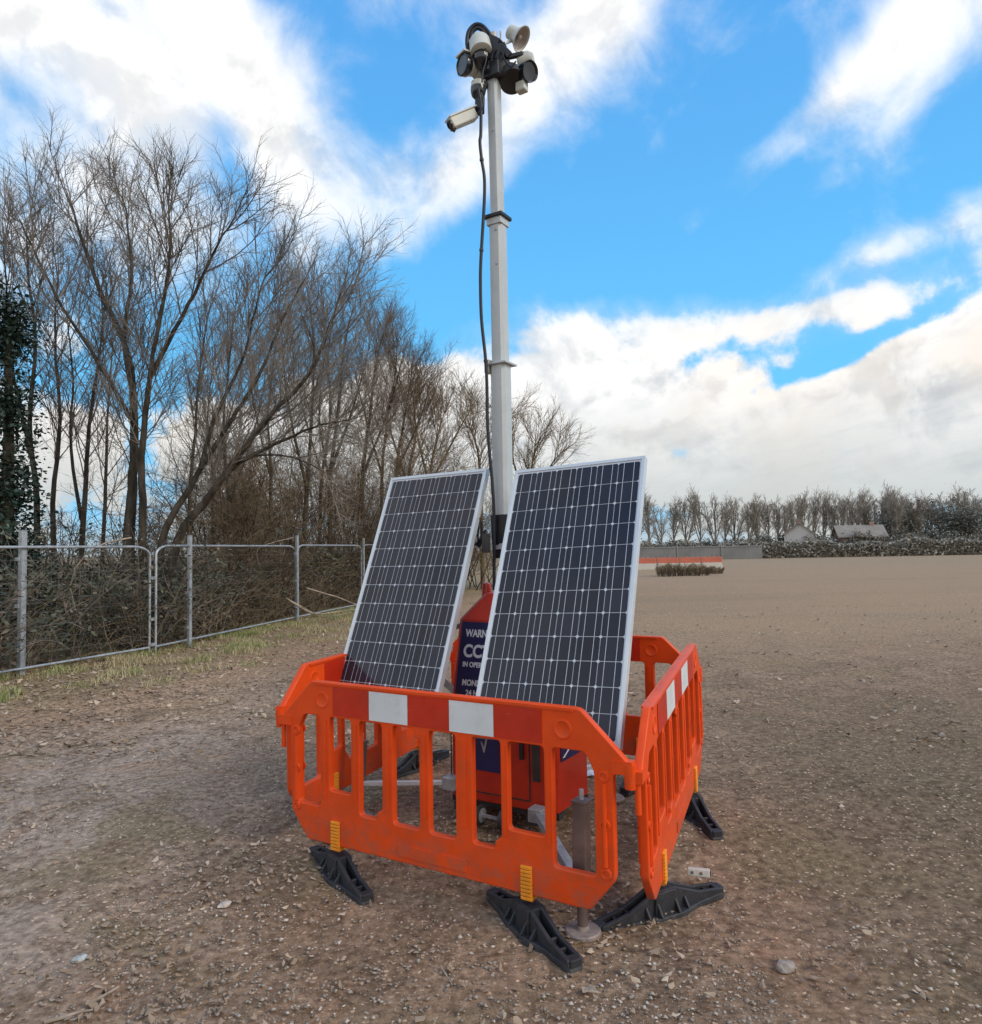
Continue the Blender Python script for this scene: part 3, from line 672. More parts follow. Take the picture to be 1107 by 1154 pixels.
# camera head --------------------------------------------------------------------
def head():
    def H(x, y, dy=0): return L(at(480 + x / 6.79, 10 + y / 6.79, 4.60 + dy))
    hd = bpy.data.objects.new('camera_head', None)
    mb = MB(); c = H(530, 430); mb.box((c.x, c.y, c.z), (.115, .115, .20), taper=.8); mb.box((c.x + .04, c.y - .03, c.z + .05), (.07, .05, .10), Matrix.Rotation(R(25), 3, 'Y')); mb.box((c.x - .03, c.y - .05, c.z - .04), (.05, .05, .07), Matrix.Rotation(R(-18), 3, 'X')); mb.box((c.x - .06, c.y, c.z + .03), (.06, .04, .05))
    t0 = H(525, 270); mb.box((t0.x, t0.y, t0.z - .02), (.10, .09, .10), Matrix.Rotation(R(40), 3, 'Y'))
    mb.beam(H(530, 260), H(640, 370), .05); mb.beam(H(430, 440, -.02), H(640, 420, .02), .045); mb.beam(H(620, 370), H(745, 345), .028); mb.tube([H(735, 360), H(745, 330)], .012, 8)
    mb.beam(H(450, 560), H(420, 640), .05); mb.beam(H(415, 640), H(412, 800), .048)
    hb = mb.build('camera_bracket', M['black'], tower, bevel=.006)
    def V(x, y, z): return (TI.to_3x3() @ Vector((x, y, z))).normalized()
    # dome floodlight, upper left: pale cap above a dark opening
    ax = V(.10, -.35, -.9); mb = MB(); mb.lathe(H(410, 245), ax, [(0, .05), (.004, .064), (.02, .070), (.12, .072), (.125, .066)], 28); o = mb.build('spotlight', M['cream'], tower, smooth=40)
    mb = MB(); mb.lathe(H(418, 340), ax, [(0, .062), (.03, .064), (.08, .058), (.11, .040), (.12, 0)], 28); mb.build('lens', M['lens'], o, smooth=50)
    # tilted lamp, lower left: oval dark face, pale body behind
    ax = V(-.75, -.55, -.12); p = Vector(H(405, 465, .05)); mb = MB(); mb.lathe(p, ax, [(0, .035), (.01, .046), (.09, .058)], 24); mb.box(p + Vector((0, 0, -.03)), (.06, .06, .06)); o = mb.build('spotlight', M['cream'], tower, smooth=40)
    mb = MB(); mb.lathe(p + ax * .088, ax, [(0, .060), (.012, .068), (.045, .068), (.05, .060), (.042, .055), (.040, 0)], 28); mb.build('lens', M['lens'], o, smooth=40)
    mb = MB(); mb.beam(p + ax * .0 + Vector((0, 0, .062)), p + ax * .15 + Vector((0, 0, .072)), .10, .010); mb.build('sunshade', M['cream'], o)
    # dome camera below it
    mb = MB(); q = Vector(H(400, 575)); mb.lathe(q + Vector((0, 0, .02)), (0, 0, -1), [(0, .03), (.01, .045), (.045, .048)], 24); o = mb.build('dome_camera', M['cream'], tower, smooth=40)
    mb = MB(); mb.lathe(q + Vector((0, 0, -.025)), (0, 0, -1), [(0, .050), (.03, .050), (.055, .042), (.075, .022), (.08, 0)], 24); mb.build('dome', M['lens'], o, smooth=60)
    # long box camera under everything
    a, b = Vector(H(372, 808)), Vector(H(185, 885, -.08)); d = (b - a).normalized(); mb = MB(); mb.beam(a, b, .070, .070); o = mb.build('box_camera', M['cream'], tower, bevel=.008)
    mb = MB(); up = Vector((0, 0, .042)); mb.beam(a + up - d * .0, b + up + d * .022, .084, .010); mb.build('sunshade', M['cream'], o, bevel=.003)
    mb = MB(); mb.lathe(b - d * .004, d, [(0, .028), (.010, .028), (.012, .020), (.006, .018)], 20); mb.build('lens', M['lens'], o, smooth=40)
    mb = MB(); mb.beam(b - d * .02 + Vector((0, 0, -.032)), b - d * .045 + Vector((0, 0, -.055)), .020); mb.build('mount_lug', M['under'], o)
    # horn loudspeaker, upper right
    ax = V(.708, -.257, -.658); p = Vector(H(640, 172, .06)); mb = MB()
    mb.lathe(p, ax, [(0, .02), (.004, .042), (.035, .048), (.055, .046), (.072, .054), (.104, .076), (.112, .081), (.113, .077), (.10, .068), (.082, .05), (.07, .03), (.066, 0)], 30); o = mb.build('horn_speaker', M['cream'], tower, smooth=40)
    mb = MB(); mb.lathe(p + ax * .110, ax, [(-.034, .018), (-.028, .048), (-.010, .068), (-.004, .074), (-.005, .072), (-.032, .045), (-.038, .014)], 30); mb.build('horn_mouth', M['horn_in'], o, smooth=60)
    mb = MB(); mb.lathe(p + ax * .072, ax, [(0, .012), (.024, .018), (.030, .010), (.031, 0)], 16); mb.build('horn_plug', M['horn_in'], o, smooth=50)
    mb = MB(); mb.beam(p + ax * .05 + Vector((0, 0, -.03)), H(600, 262), .018); mb.build('horn_bracket', M['galv'], o)
    # right hand camera with big dark hood
    p = Vector(H(712, 420, .06)); mb = MB(); mb.lathe(p, V(.9, -.3, .05), [(0, .05), (.006, .062), (.07, .060), (.10, .042)], 24); o = mb.build('spotlight', M['cream'], tower, smooth=40)
    ax = V(.62, -.70, -.30); q = Vector(H(715, 500, .05)); mb = MB(); mb.lathe(q, ax, [(0, .052), (.10, .066), (.112, .066), (.108, .058), (.10, .054), (.098, 0)], 28); mb.build('lens', M['lens'], o, smooth=40)
    mb = MB(); w = Vector(H(735, 600, .02)); mb.box(w, (.07, .06, .065)); mb.build('lamp_body', M['cream'], o, bevel=.010)
    # round dark lamp behind the mast
    mb = MB(); mb.lathe(H(640, 500, .07), V(.15, -.55, -.8), [(0, .06), (.01, .078), (.10, .085), (.115, .080), (.11, .07), (.105, 0)], 30); mb.build('floodlight', M['under'], tower, smooth=40)
    # looped cables over the top and small aerials
    mb = MB()
    for q in ([(330, 345), (316, 260), (328, 175), (375, 122), (430, 128), (480, 180), (520, 245)], [(352, 260), (350, 190), (388, 148), (430, 160), (470, 215), (505, 255)]):
        mb.tube([H(*k) for k in round_path(q)], .0135, 8)
    mb.build('looped_cable', M['cable'], tower, smooth=60)
    for q in ([(455, 300), (462, 390), (440, 470), (430, 560)], [(690, 400), (650, 440), (610, 400), (580, 330)], [(600, 270), (560, 300), (520, 330), (500, 400)], [(425, 640), (440, 700), (430, 760), (400, 800)]):
        mb = MB(); mb.tube([H(*k, -.07) for k in round_path(q)], .0055, 6); mb.build('loose_cable', M['cable'], tower, smooth=60)
    for a, b, r in (((530, 250), (528, 195), .016), ((575, 300), (572, 170), .006), ((625, 350), (572, 240), .006)):
        mb = MB(); mb.tube([H(*a), H(*b)], r, 8); mb.build('aerial', M['galv'], tower, smooth=60)
    mb = MB(); mb.lathe(H(520, 222), (0, 0, 1), [(0, .022), (.03, .024), (.035, .015)], 14); mb.build('sensor', M['cream'], tower, smooth=40)
def round_path(pts, k=5):
    P = [Vector(p) for p in pts]; out = []
    for i in range(len(P) - 1):
        p0, p1, p2, p3 = P[max(i - 1, 0)], P[i], P[i + 1], P[min(i + 2, len(P) - 1)]
        for q in range(k):
            t = q / k; out.append(tuple(.5 * ((2 * p1) + (p2 - p0) * t + (2 * p0 - 5 * p1 + 4 * p2 - p3) * t * t + (3 * p1 - p0 - 3 * p2 + p3) * t ** 3)))
    out.append(tuple(P[-1])); return out
head()

# ------------------------------------------------------------------ fence
FL = [(7.3, -7.55), (8.7, -7.10), (10.25, -6.55), (12.2, -5.66), (12.95, -5.38), (17.4, -4.66), (21.5, -3.80), (25.5, -2.9)]
def fpt(Y):
    return Vector((float(np.interp(Y, [a for a, b in FL], [b for a, b in FL])), Y, gz(0, Y)))
def fence_panel(y0, y1, h, label):
    a, b = fpt(y0), fpt(y1); d = b - a; Ln = d.length
    t = thing('mesh_fence', label, 'fence', a, math.atan2(d.y, d.x), 'temporary mesh fence panels')
    r = .021; zb = .10; c = .15
    q = .34
    arc = [(q * (1 - math.cos(R(a))), 0, h - c + c * math.sin(R(a))) for a in range(0, 91, 15)]
    loop = [(0, 0, zb)] + arc + [(Ln - x, 0, z) for x, _, z in arc[::-1]] + [(Ln, 0, zb)]
    mb = MB(); mb.tube(loop, r, 8); mb.tube([(0, 0, zb), (Ln, 0, zb)], r * .95, 8); mb.tube([(0, 0, 0), (0, 0, zb)], r, 8); mb.tube([(Ln, 0, 0), (Ln, 0, zb)], r, 8)
    mb.build('frame', M['galv'], t, smooth=50)
    mb = MB(); n = int(Ln / .055)
    for i in range(1, n): x = Ln * i / n; mb.tube([(x, 0, zb), (x, 0, h - .01)], .0014, 3, False)
    for i in range(1, 9): z = zb + (h - zb) * i / 9; mb.tube([(0, .004, z), (Ln, .004, z)], .0019, 3, False)
    mb.build('wire_mesh', M['wire'], t)
fence_panel(7.35, 8.75 + 3.40, 1.765, 'mesh fence panel with rounded corner at the far left of the picture')
fence_panel(12.27, 17.35, 1.78, 'second mesh fence panel, right of the rounded joint')
fence_panel(17.45, 21.4, 1.80, 'third mesh fence panel running behind the left solar panel')
fence_panel(21.5, 25.4, 1.82, 'farthest mesh fence panel, mostly hidden by the tower')
def fence_post(Y, h, w, label, lean=0):
    p = fpt(Y); p.x += .07; t = thing('fence_post', label, 'post', p, R(75), 'steel posts bracing the fence')
    mb = MB(); mb.box((0, 0, h / 2 - .03), (w, w * .8, h + .06)); mb.box((0, 0, h + .006), (w * 1.1, w * .9, .012)); mb.build('shaft', M['galv'], t, bevel=.006)
    mb = MB()
    for z in (.35, .95, 1.6): mb.box((0, .03, z), (w * 1.5, .07, .05))
    mb.build('clamp', M['galv'], t, bevel=.004)
fence_post(10.15, 1.99, .085, 'thickest grey steel fence post near the left edge'); fence_post(12.9, 1.95, .070, 'grey steel fence post just right of the rounded panel joint')
fence_post(17.3, 2.02, .070, 'third steel fence post, beside the fallen pale branches'); fence_post(21.4, 2.0, .06, 'farthest steel fence post, beside the left solar panel edge')
def clip(Y, z, n):
    p = fpt(Y); mb = MB(); mb.box((p.x, p.y, z), (.05, .16, .05)); o = mb.build('fence_clip', M['galv'], bevel=.006); tag(o, n, 'clip', 'clips joining two fence panels')
for z, n in ((1.30, 'upper metal clip joining fence panels at the rounded joint'), (.62, 'middle metal clip joining fence panels at the rounded joint'), (.20, 'lowest metal clip joining fence panels at the rounded joint')): clip(12.21, z, n)

# ------------------------------------------------------------------ bare trees
def rand_unit(): 
    v = Vector((random.gauss(0, 1), random.gauss(0, 1), random.gauss(0, 1))); return v.normalized()
def limb(mb, p, d, ln, r0, r1, nseg, sides, wob, lift):
    pts = [p.copy()]; d = d.normalized(); st = ln / nseg
    for i in range(nseg):
        d = (d + rand_unit() * wob + Vector((0, 0, lift))).normalized(); pts.append(pts[-1] + d * st)
    mb.tube(pts, [r0 + (r1 - r0) * i / nseg for i in range(nseg + 1)], sides, False); return pts
def side_dir(d, ang):
    q = rand_unit(); q = (q - d * q.dot(d)).normalized(); return (d * math.cos(ang) + q * math.sin(ang)).normalized()
def twigs_from(pts, mb, lvl, cfg, scale):
    """children along a limb polyline"""
    n, ln, r, seg, wob, lift, ang, t0 = cfg[lvl]
    for k in range(n):
        t = t0 + (1 - t0) * (k + random.random()) / n; f = t * (len(pts) - 1); i = min(int(f), len(pts) - 2); p = pts[i].lerp(pts[i + 1], f - i)
        d = (pts[i + 1] - pts[i]).normalized(); L_ = ln * scale * random.uniform(.55, 1.2) * (1 - .35 * t)
        q = limb(mb, p, side_dir(d, random.uniform(*ang)), L_, r, r * .45, seg, 3, wob, lift)
        if lvl + 1 < len(cfg): twigs_from(q, mb, lvl + 1, cfg, scale)
def stem_path(pxs, Y, dY=0):
    pts = []; pxs = [(x, None if y is None else 628 - (628 - y) * .88) for x, y in pxs]
    for i, (x, y) in enumerate(pxs):
        yy = Y + dY * i / max(1, len(pxs) - 1); pts.append(gxy(x, Y) - Vector((0, 0, .05)) if y is None else at(x, y, yy))
    return [Vector(p) for p in round_path3(pts)]
def round_path3(P, k=4):
    out = []
    for i in range(len(P) - 1):
        p0, p1, p2, p3 = P[max(i - 1, 0)], P[i], P[i + 1], P[min(i + 2, len(P) - 1)]
        for q in range(k):
            t = q / k; out.append(.5 * ((2 * p1) + (p2 - p0) * t + (2 * p0 - 5 * p1 + 4 * p2 - p3) * t * t + (3 * p1 - p0 - 3 * p2 + p3) * t ** 3) + rand_unit() * .012 * (i > 0))
    out.append(P[-1]); return out
def px_tree(name, label, Y, stems, dens=1.0, scale=1.0, trunk='bark', twig='twig', rtw=1.0, group='bare trees beyond the fence'):
    """stems: (pixel path, base radius, tip radius, depth drift)"""
    base = gxy(stems[0][0][0][0], Y); t = thing(name, label, 'tree', base, 0, group); off = base
    tr, cr = MB(), MB()
    for pxs, r0, r1, dY in stems:
        pts = [p - off for p in stem_path(pxs, Y, dY)]; n = len(pts)
        tr.tube(pts, [r0 + (r1 - r0) * (i / (n - 1)) ** .8 for i in range(n)], 8)
        ln = sum((pts[i + 1] - pts[i]).length for i in range(n - 1)); k = dens
        cfg = [(int(max(4, 3.5 * ln * k)), 2.0, .015 * rtw, 5, .13, .14, (.38, .85), .28), (int(9 * k) + 1, .90, .0068 * rtw, 3, .16, .07, (.4, .9), .12), (9, .42, .0029 * rtw, 2, .17, .05, (.3, .9), .15)]
        twigs_from(pts, cr, 0, cfg, scale); limb(cr, pts[-1], pts[-1] - pts[-2], .8 * scale, r1, .004, 4, 4, .1, .1)
    tr.build('trunk', M[trunk], t, smooth=60); cr.build('crown', M[twig], t); return t

px_tree('bare_tree', 'tall dark bare tree with upright twin stems behind the left fence panel', 13.6, [
    ([(142, None), (146, 600), (149, 540), (152, 470), (149, 400), (138, 345), (112, 285), (92, 220), (80, 175)], .13, .018, .5),
    ([(160, None), (161, 580), (160, 500), (166, 430), (172, 370), (186, 290), (192, 225), (190, 180)], .09, .014, -.5),
    ([(150, 420), (140, 350), (148, 270), (144, 200), (138, 165)], .055, .012, .8),
    ([(168, 400), (198, 335), (226, 275), (246, 225), (258, 205)], .05, .012, -.6),
    ([(147, 450), (112, 380), (72, 310), (40, 240), (22, 195)], .05, .010, .4)], 1.0)
px_tree('bare_tree', 'bare tree with dark limbs leaning steeply to the right over the fence', 13.2, [
    ([(168, None), (182, 610), (208, 550), (240, 490), (268, 440), (296, 385), (318, 325), (342, 275)], .085, .014, .6),
    ([(176, None), (200, 610), (236, 550), (268, 500), (306, 445), (348, 395), (372, 330), (384, 290)], .10, .014, -.4),
    ([(226, 515), (242, 450), (272, 380), (288, 310), (300, 262)], .05, .010, .6),
    ([(262, 510), (312, 482), (352, 462), (392, 452)], .045, .010, -.8),
    ([(246, 535), (282, 500), (330, 500), (366, 520)], .03, .008, .8)], .95)
px_tree('slender_tree', 'slim bare tree at the left edge beside the dark ivy', 14.6, [([(38, None), (42, 560), (33, 460), (40, 350), (32, 270), (30, 220)], .075, .012, .3), ([(36, 500), (16, 400), (8, 300), (4, 220)], .04, .01, -.4)], .8)
px_tree('slender_tree', 'slim bare tree, second from the left edge', 15.2, [([(64, None), (60, 560), (68, 450), (62, 350), (66, 260)], .07, .012, .4)], .8)
px_tree('slender_tree', 'slim bare tree with a forked stem, third from the left edge', 14.9, [([(86, None), (95, 560), (101, 460), (112, 370), (118, 300)], .07, .012, -.3), ([(92, 580), (80, 490), (82, 400), (76, 320)], .045, .01, .3)], .75)
px_tree('slender_tree', 'slim bare tree just left of the tall twin stemmed tree', 16.0, [([(112, None), (118, 560), (121, 450), (127, 360)], .06, .012, .3)], .8)
px_tree('slender_tree', 'thin bare tree standing behind the leaning dark limbs', 17.5, [([(212, None), (214, 560), (220, 470), (226, 380), (236, 310)], .07, .012, .3)], .8)
px_tree('slender_tree', 'thin bare tree behind the middle of the fence', 18.0, [([(262, None), (258, 560), (252, 470), (258, 380), (266, 300)], .07, .012, .3), ([(258, 560), (286, 470), (300, 390)], .04, .01, .4)], .8)
px_tree('bare_tree', 'upright bare tree behind the third fence post', 22.0, [([(338, None), (345, 560), (350, 470), (354, 380), (350, 305)], .10, .014, .3), ([(346, 540), (326, 440), (318, 350)], .06, .012, -.5)], 1.0, 1.1, 'bark', 'twig')
px_tree('bare_tree', 'bare tree with several upright limbs right of the third fence post', 23.5, [([(374, None), (372, 540), (381, 440), (388, 360), (398, 310)], .10, .014, .3), ([(372, 520), (400, 430), (418, 350)], .06, .012, .5), ([(373, 540), (360, 450), (366, 370)], .05, .012, -.5)], 1.0, 1.1, 'bark', 'twig')
px_tree('bare_tree', 'bare tree with blue sky through its top, left of the left solar panel', 25.5, [([(414, None), (408, 540), (417, 450), (424, 380), (434, 335)], .10, .014, .3), ([(410, 520), (438, 440), (452, 380)], .06, .012, -.3)], 1.0, 1.1, 'bark', 'twig_brown')
px_tree('bare_tree', 'brown bare tree rising directly behind the left solar panel', 27, [([(448, None), (446, 530), (456, 450), (464, 390)], .10, .014, .3), ([(446, 520), (474, 450), (484, 405)], .05, .012, .3)], 1.0, 1.1, 'bark', 'twig_brown')
px_tree('slender_tree', 'thin dark bare tree close left of the third fence post', 20.5, [([(300, None), (306, 540), (302, 450), (310, 360), (316, 290)], .065, .012, .3), ([(304, 520), (286, 430), (280, 350)], .04, .01, .3)], .9)
px_tree('slender_tree', 'thin bare tree between the third and fourth fence posts', 24.5, [([(360, None), (362, 540), (372, 450), (370, 370), (378, 310)], .075, .014, .3), ([(362, 520), (340, 430), (336, 370)], .045, .01, .3)], .9, 1.1)
px_tree('slender_tree', 'thin brown bare tree just outside the left solar panel top', 26.5, [([(432, None), (430, 540), (436, 460), (446, 390), (448, 350)], .08, .014, .3), ([(430, 520), (410, 440), (400, 390)], .05, .012, .3)], .9, 1.1, 'bark', 'twig_brown')
px_tree('slender_tree', 'thin bare tree behind the second fence panel', 19.5, [([(236, None), (240, 540), (234, 450), (242, 370)], .06, .012, .3), ([(238, 530), (258, 450), (272, 400)], .04, .01, .3)], .9)
px_tree('pale_tree', 'pale tan bare tree behind the gap left of the mast', 29, [([(486, None), (484, 540), (492, 480), (502, 440)], .10, .016, .5), ([(485, 540), (470, 470), (466, 430)], .06, .014, -.4), ([(487, 530), (515, 470), (530, 440)], .06, .014, .3)], .9, 1.25, 'twig_tan', 'twig_tan', 1.3)
px_tree('pale_tree', 'pale tan bushy tree above the left solar panel', 28, [([(462, None), (460, 540), (468, 480), (474, 440)], .09, .016, .5), ([(461, 540), (444, 480), (438, 450)], .06, .014, -.4)], .9, 1.2, 'twig_tan', 'twig_tan', 1.3)
px_tree('pale_tree', 'pale tan bare tree half hidden behind the grey mast', 30, [([(545, None), (542, 540), (538, 490), (528, 455)], .10, .016, .5), ([(543, 540), (560, 490), (566, 455)], .06, .014, -.4)], .9, 1.25, 'twig_tan', 'twig_tan', 1.3)
px_tree('pale_tree', 'low spreading pale tree showing just right of the mast', 31, [([(598, None), (596, 560), (600, 510), (604, 478)], .10, .016, .5), ([(597, 560), (618, 515), (634, 492)], .06, .014, -.4), ([(597, 560), (580, 510), (578, 470)], .06, .014, .3)], .9, 1.2, 'twig_tan', 'twig_tan', 1.3)

# leaf cloud helper
def leaf_cloud(name, pts, size, mat, parent, flat=.5):
    n = len(pts); B = np.array([[-1, 0, 0], [-.1, .55, .12], [1, 0, .05], [-.1, -.55, .1]])
    V = B[None] + RNG.normal(0, .12, (n, 4, 3)); V = np.einsum('nij,nkj->nki', rotmats(n, flat), V) * (size * RNG.uniform(.4, 1.6, n))[:, None, None]
    V += pts[:, None, :]; Fq = np.arange(4 * n).reshape(n, 4)
    return np_mesh(name, V.reshape(-1, 3), Fq, M[mat], parent)
def ivy_tree():
    b = gxy(6, 13.0); t = thing('ivy_tree', 'dark ivy covered tree at the left edge of the picture', 'tree', b)
    top = at(4, 335, 13).z - b.z; mb = MB(); limb(mb, Vector((0, 0, -.05)), Vector((0, 0, 1)), top * .9, .16, .05, 8, 8, .04, .05); mb.build('trunk', M['bark'], t, smooth=60)
    n = 15000; z = RNG.uniform(.0, 1, n); cl = RNG.integers(0, 60, n); cz = RNG.uniform(.02, 1, 60); ca = RNG.uniform(0, 2 * PI, 60)
    rad = .46 * (1.02 - cz) ** .45 * RNG.uniform(.3, 1.0, 60)
    c = np.stack([np.cos(ca) * rad, np.sin(ca) * rad, cz * top], 1)
    p = c[cl] + RNG.normal(0, 1, (n, 3)) * np.array([.19, .17, .20]); leaf_cloud('crown', p, .042, 'ivy', t, .9)
ivy_tree()

# thickets behind the fence
def thicket(px, Y, h, w, label, mat='twig_brown', n=26, dens=1.0, name='thicket', rtw=1.25):
    b = gxy(px, Y); t = thing(name, label, 'shrub', b, 0, 'brown leafless thickets beyond the fence'); mb, st = MB(), MB()
    for k in range(n):
        a = random.uniform(0, 2 * PI); q = random.random() ** .6; p = Vector((math.cos(a) * q * w * .5, math.sin(a) * q * w * .35, -.03))
        d = Vector((math.cos(a) * q * .55 + random.gauss(0, .15), math.sin(a) * q * .4, 1)); ln = h * random.uniform(.65, 1.05)
        pts = limb(st, p, d, ln, .020 * rtw, .006, 7, 5, .11, -.02)
        cfg = [(int(11 * dens), ln * .42, .008 * rtw, 4, .2, .0, (.4, 1.1), .12), (int(6 * dens) + 1, ln * .20, .0045 * rtw, 3, .2, -.02, (.4, 1.1), .1), (3, ln * .10, .003 * rtw, 2, .2, 0, (.4, 1.1), .1)]
        twigs_from(pts, mb, 0, cfg, 1)
    st.build('stems', M['bark'], t); mb.build('twigs', M[mat], t)
thicket(258, 18.6, 3.8, 2.8, 'brown thicket under the leaning tree limbs', 'twig_brown', 26)
thicket(302, 21.0, 4.6, 3.0, 'brown thicket left of the third fence post', 'twig_brown', 30)
thicket(345, 23.0, 5.2, 3.2, 'tall brown thicket behind the third fence post', 'twig_brown', 34)
thicket(390, 25.0, 5.4, 3.4, 'tall brown thicket just left of the left solar panel', 'twig_brown', 34)
thicket(438, 27.5, 5.2, 3.4, 'tan thicket behind the top of the left solar panel', 'twig_tan', 32)
thicket(500, 30.0, 4.8, 3.6, 'tan thicket filling the gap left of the mast', 'twig_tan', 30)
thicket(560, 32.0, 4.2, 3.6, 'tan thicket seen low between the two solar panels', 'twig_tan', 18)
thicket(170, 16.5, 2.6, 3.0, 'brown scrub around the foot of the twin stemmed tree', 'twig_brown', 16, .9)
thicket(60, 16.5, 2.6, 3.2, 'brown scrub around the slim trees at the left', 'twig_brown', 16, .9)

# brambles and ivy undergrowth against the fence
def bramble(Y, off, h, w, label, leafy, brown):
    leafy = max(2, int(leafy * .8))
    f = fpt(Y); b = Vector((f.x - off, f.y, f.z)); t = thing('bramble_bush', label, 'bush', b, R(75), 'bramble bushes pressed against the fence'); mb = MB(); P = []
    for k in range(46):
        p = Vector((random.uniform(-w / 2, w / 2), random.uniform(-.35, .45), 0)); d = Vector((random.gauss(0, .5), random.gauss(0, .3), 1.2)); ln = h * random.uniform(.7, 1.5)
        pts = limb(mb, p, d, ln, .009, .004, 8, 4, .12, -.11)
        for q in range(8):
            i = random.randrange(1, len(pts) - 1); limb(mb, pts[i], side_dir((pts[i + 1] - pts[i]).normalized(), random.uniform(.4, 1.2)), random.uniform(.2, .6), .004, .002, 3, 3, .25, -.05)
        for p in pts[1:]:
            for q in range(leafy): P.append(p + Vector((random.gauss(0, .11), random.gauss(0, .10), random.gauss(0, .09))))
    P = np.array([p for p in P if p.z > .02]); mb.build('stems', M[brown], t)
    c = np.stack([RNG.uniform(-w / 2, w / 2, leafy * 140), RNG.uniform(-.1, .5, leafy * 140), h * RNG.uniform(.02, .95, leafy * 140)], 1); c[:, 2] *= np.array([.72 + .55 * mnoise.noise((q * 1.4, Y, 0)) for q in c[:, 0]])
    lo = MB()
    for k in range(42):
        p = Vector((random.uniform(-w / 2, w / 2), random.uniform(-.45, -.05), random.uniform(0, .3))); limb(lo, p, Vector((random.gauss(0, 1), random.gauss(0, .15), random.uniform(.3, 1.4))), random.uniform(.6, 1.8), .006, .002, 9, 4, .16, -.07)
    lo.build('loose_stems', M['twig_tan'], t)
    leaf_cloud('leaves', np.concatenate([P, c]), .036, 'bramble', t, .8)
for Y, off, h, w, label, lf, br in (
    (8.6, .55, 1.5, 2.2, 'dark leafy bramble bush behind the fence at the left edge', 9, 'twig'),
    (10.3, .55, 1.6, 2.2, 'dark leafy bramble bush behind the thickest fence post', 10, 'twig'),
    (11.9, .55, 1.65, 2.1, 'dark ivy and bramble bush behind the rounded panel joint', 11, 'twig'),
    (13.5, .55, 1.6, 2.2, 'dark bramble bush right of the second fence post', 9, 'twig'),
    (15.2, .6, 1.55, 2.3, 'brown and green bramble bush in the middle of the second panel', 5, 'twig_brown'),
    (17.0, .6, 1.5, 2.4, 'brown bramble bush behind the third fence post', 3, 'twig_brown'),
    (19.0, .65, 1.5, 2.6, 'brown bramble bush right of the third fence post', 3, 'twig_brown'),
    (21.2, .7, 1.5, 2.8, 'brown bramble bush beside the left solar panel', 2, 'twig_brown'),
    (23.6, .8, 1.4, 3.0, 'farthest brown bramble bush hidden behind the tower', 2, 'twig_brown')):
    bramble(Y, off, h, w, label, lf, br)
def brush_bank(px, Y, h, w, label):
    b = gxy(px, Y); t = thing('ivy_bank', label, 'bush', b, R(65), 'dark ivy banks under the trees'); n = 2600
    p = np.stack([RNG.uniform(-w / 2, w / 2, n), RNG.normal(0, .35, n), 0 * RNG.uniform(0, 1, n)], 1)
    top = np.array([h * (.75 + .35 * mnoise.noise((a * 1.1, px, 0))) for a in p[:, 0]]); p[:, 2] = top * RNG.uniform(0, 1, n) ** .7
    leaf_cloud('leaves', p, .055, 'bramble', t, .9)
    mb = MB()
    for k in range(20): limb(mb, Vector((random.uniform(-w / 2, w / 2), random.uniform(-.3, .3), 0)), Vector((random.gauss(0, .3), random.gauss(0, .3), 1)), h * random.uniform(.7, 1.1), .02, .006, 5, 4, .15, 0)
    mb.build('stems', M['bark'], t)
for i, (px, Y) in enumerate(((-30, 12.2), (50, 13.4), (110, 14.6), (180, 15.6), (235, 17), (290, 19), (345, 21), (400, 23.5))):
    brush_bank(px, Y, 1.75 + .05 * i, 3.2, ['low dark ivy bank behind the far left fence panel', 'ivy bank under the slim trees at the left', 'ivy bank under the tall twin stemmed tree', 'ivy bank under the leaning limbs',
        'ivy bank behind the second fence panel', 'ivy bank left of the third fence post', 'ivy bank behind the third fence post', 'ivy bank beside the left solar panel'][i])

# pale broken branches by the fence
def branch(name, pts, r, label):
    mb = MB(); P = round_path3([Vector(p) for p in pts], 5); n = len(P); mb.tube(P, [r * (1 - .6 * i / (n - 1)) for i in range(n)], 6)
    o = mb.build(name, M['stick'], smooth=60); tag(o, label, 'branch', 'pale broken branches by the fence')
branch('fallen_branch', [at(325, 676, 16.6), at(352, 691, 16.5), at(377, 690, 17), at(402, 686, 18)], .026, 'pale fallen branch lying lowest beside the third fence post')
branch('fallen_branch', [at(346, 663, 17.0), at(376, 672, 17.2), at(408, 683, 17.6)], .022, 'pale fallen branch slanting above the others near the left solar panel')
branch('fallen_branch', [at(322, 674, 16.9), at(345, 686, 17), at(365, 695, 17), at(395, 690, 17.5)], .016, 'thin pale fallen branch between the two thicker ones by the third post')
branch('hanging_branch', [at(148, 606, 11.6), at(120, 612, 11.3), at(96, 626, 11.2), at(83, 645, 11.15), at(80, 668, 11.2), at(86, 688, 11.3)], .014, 'thin pale branch arching down over the left fence panel')
branch('hanging_branch', [at(330, 606, 16.8), at(306, 612, 16.5), at(290, 620, 16.4), at(292, 640, 16.5)], .012, 'thin pale branch drooping over the fence near the third post')

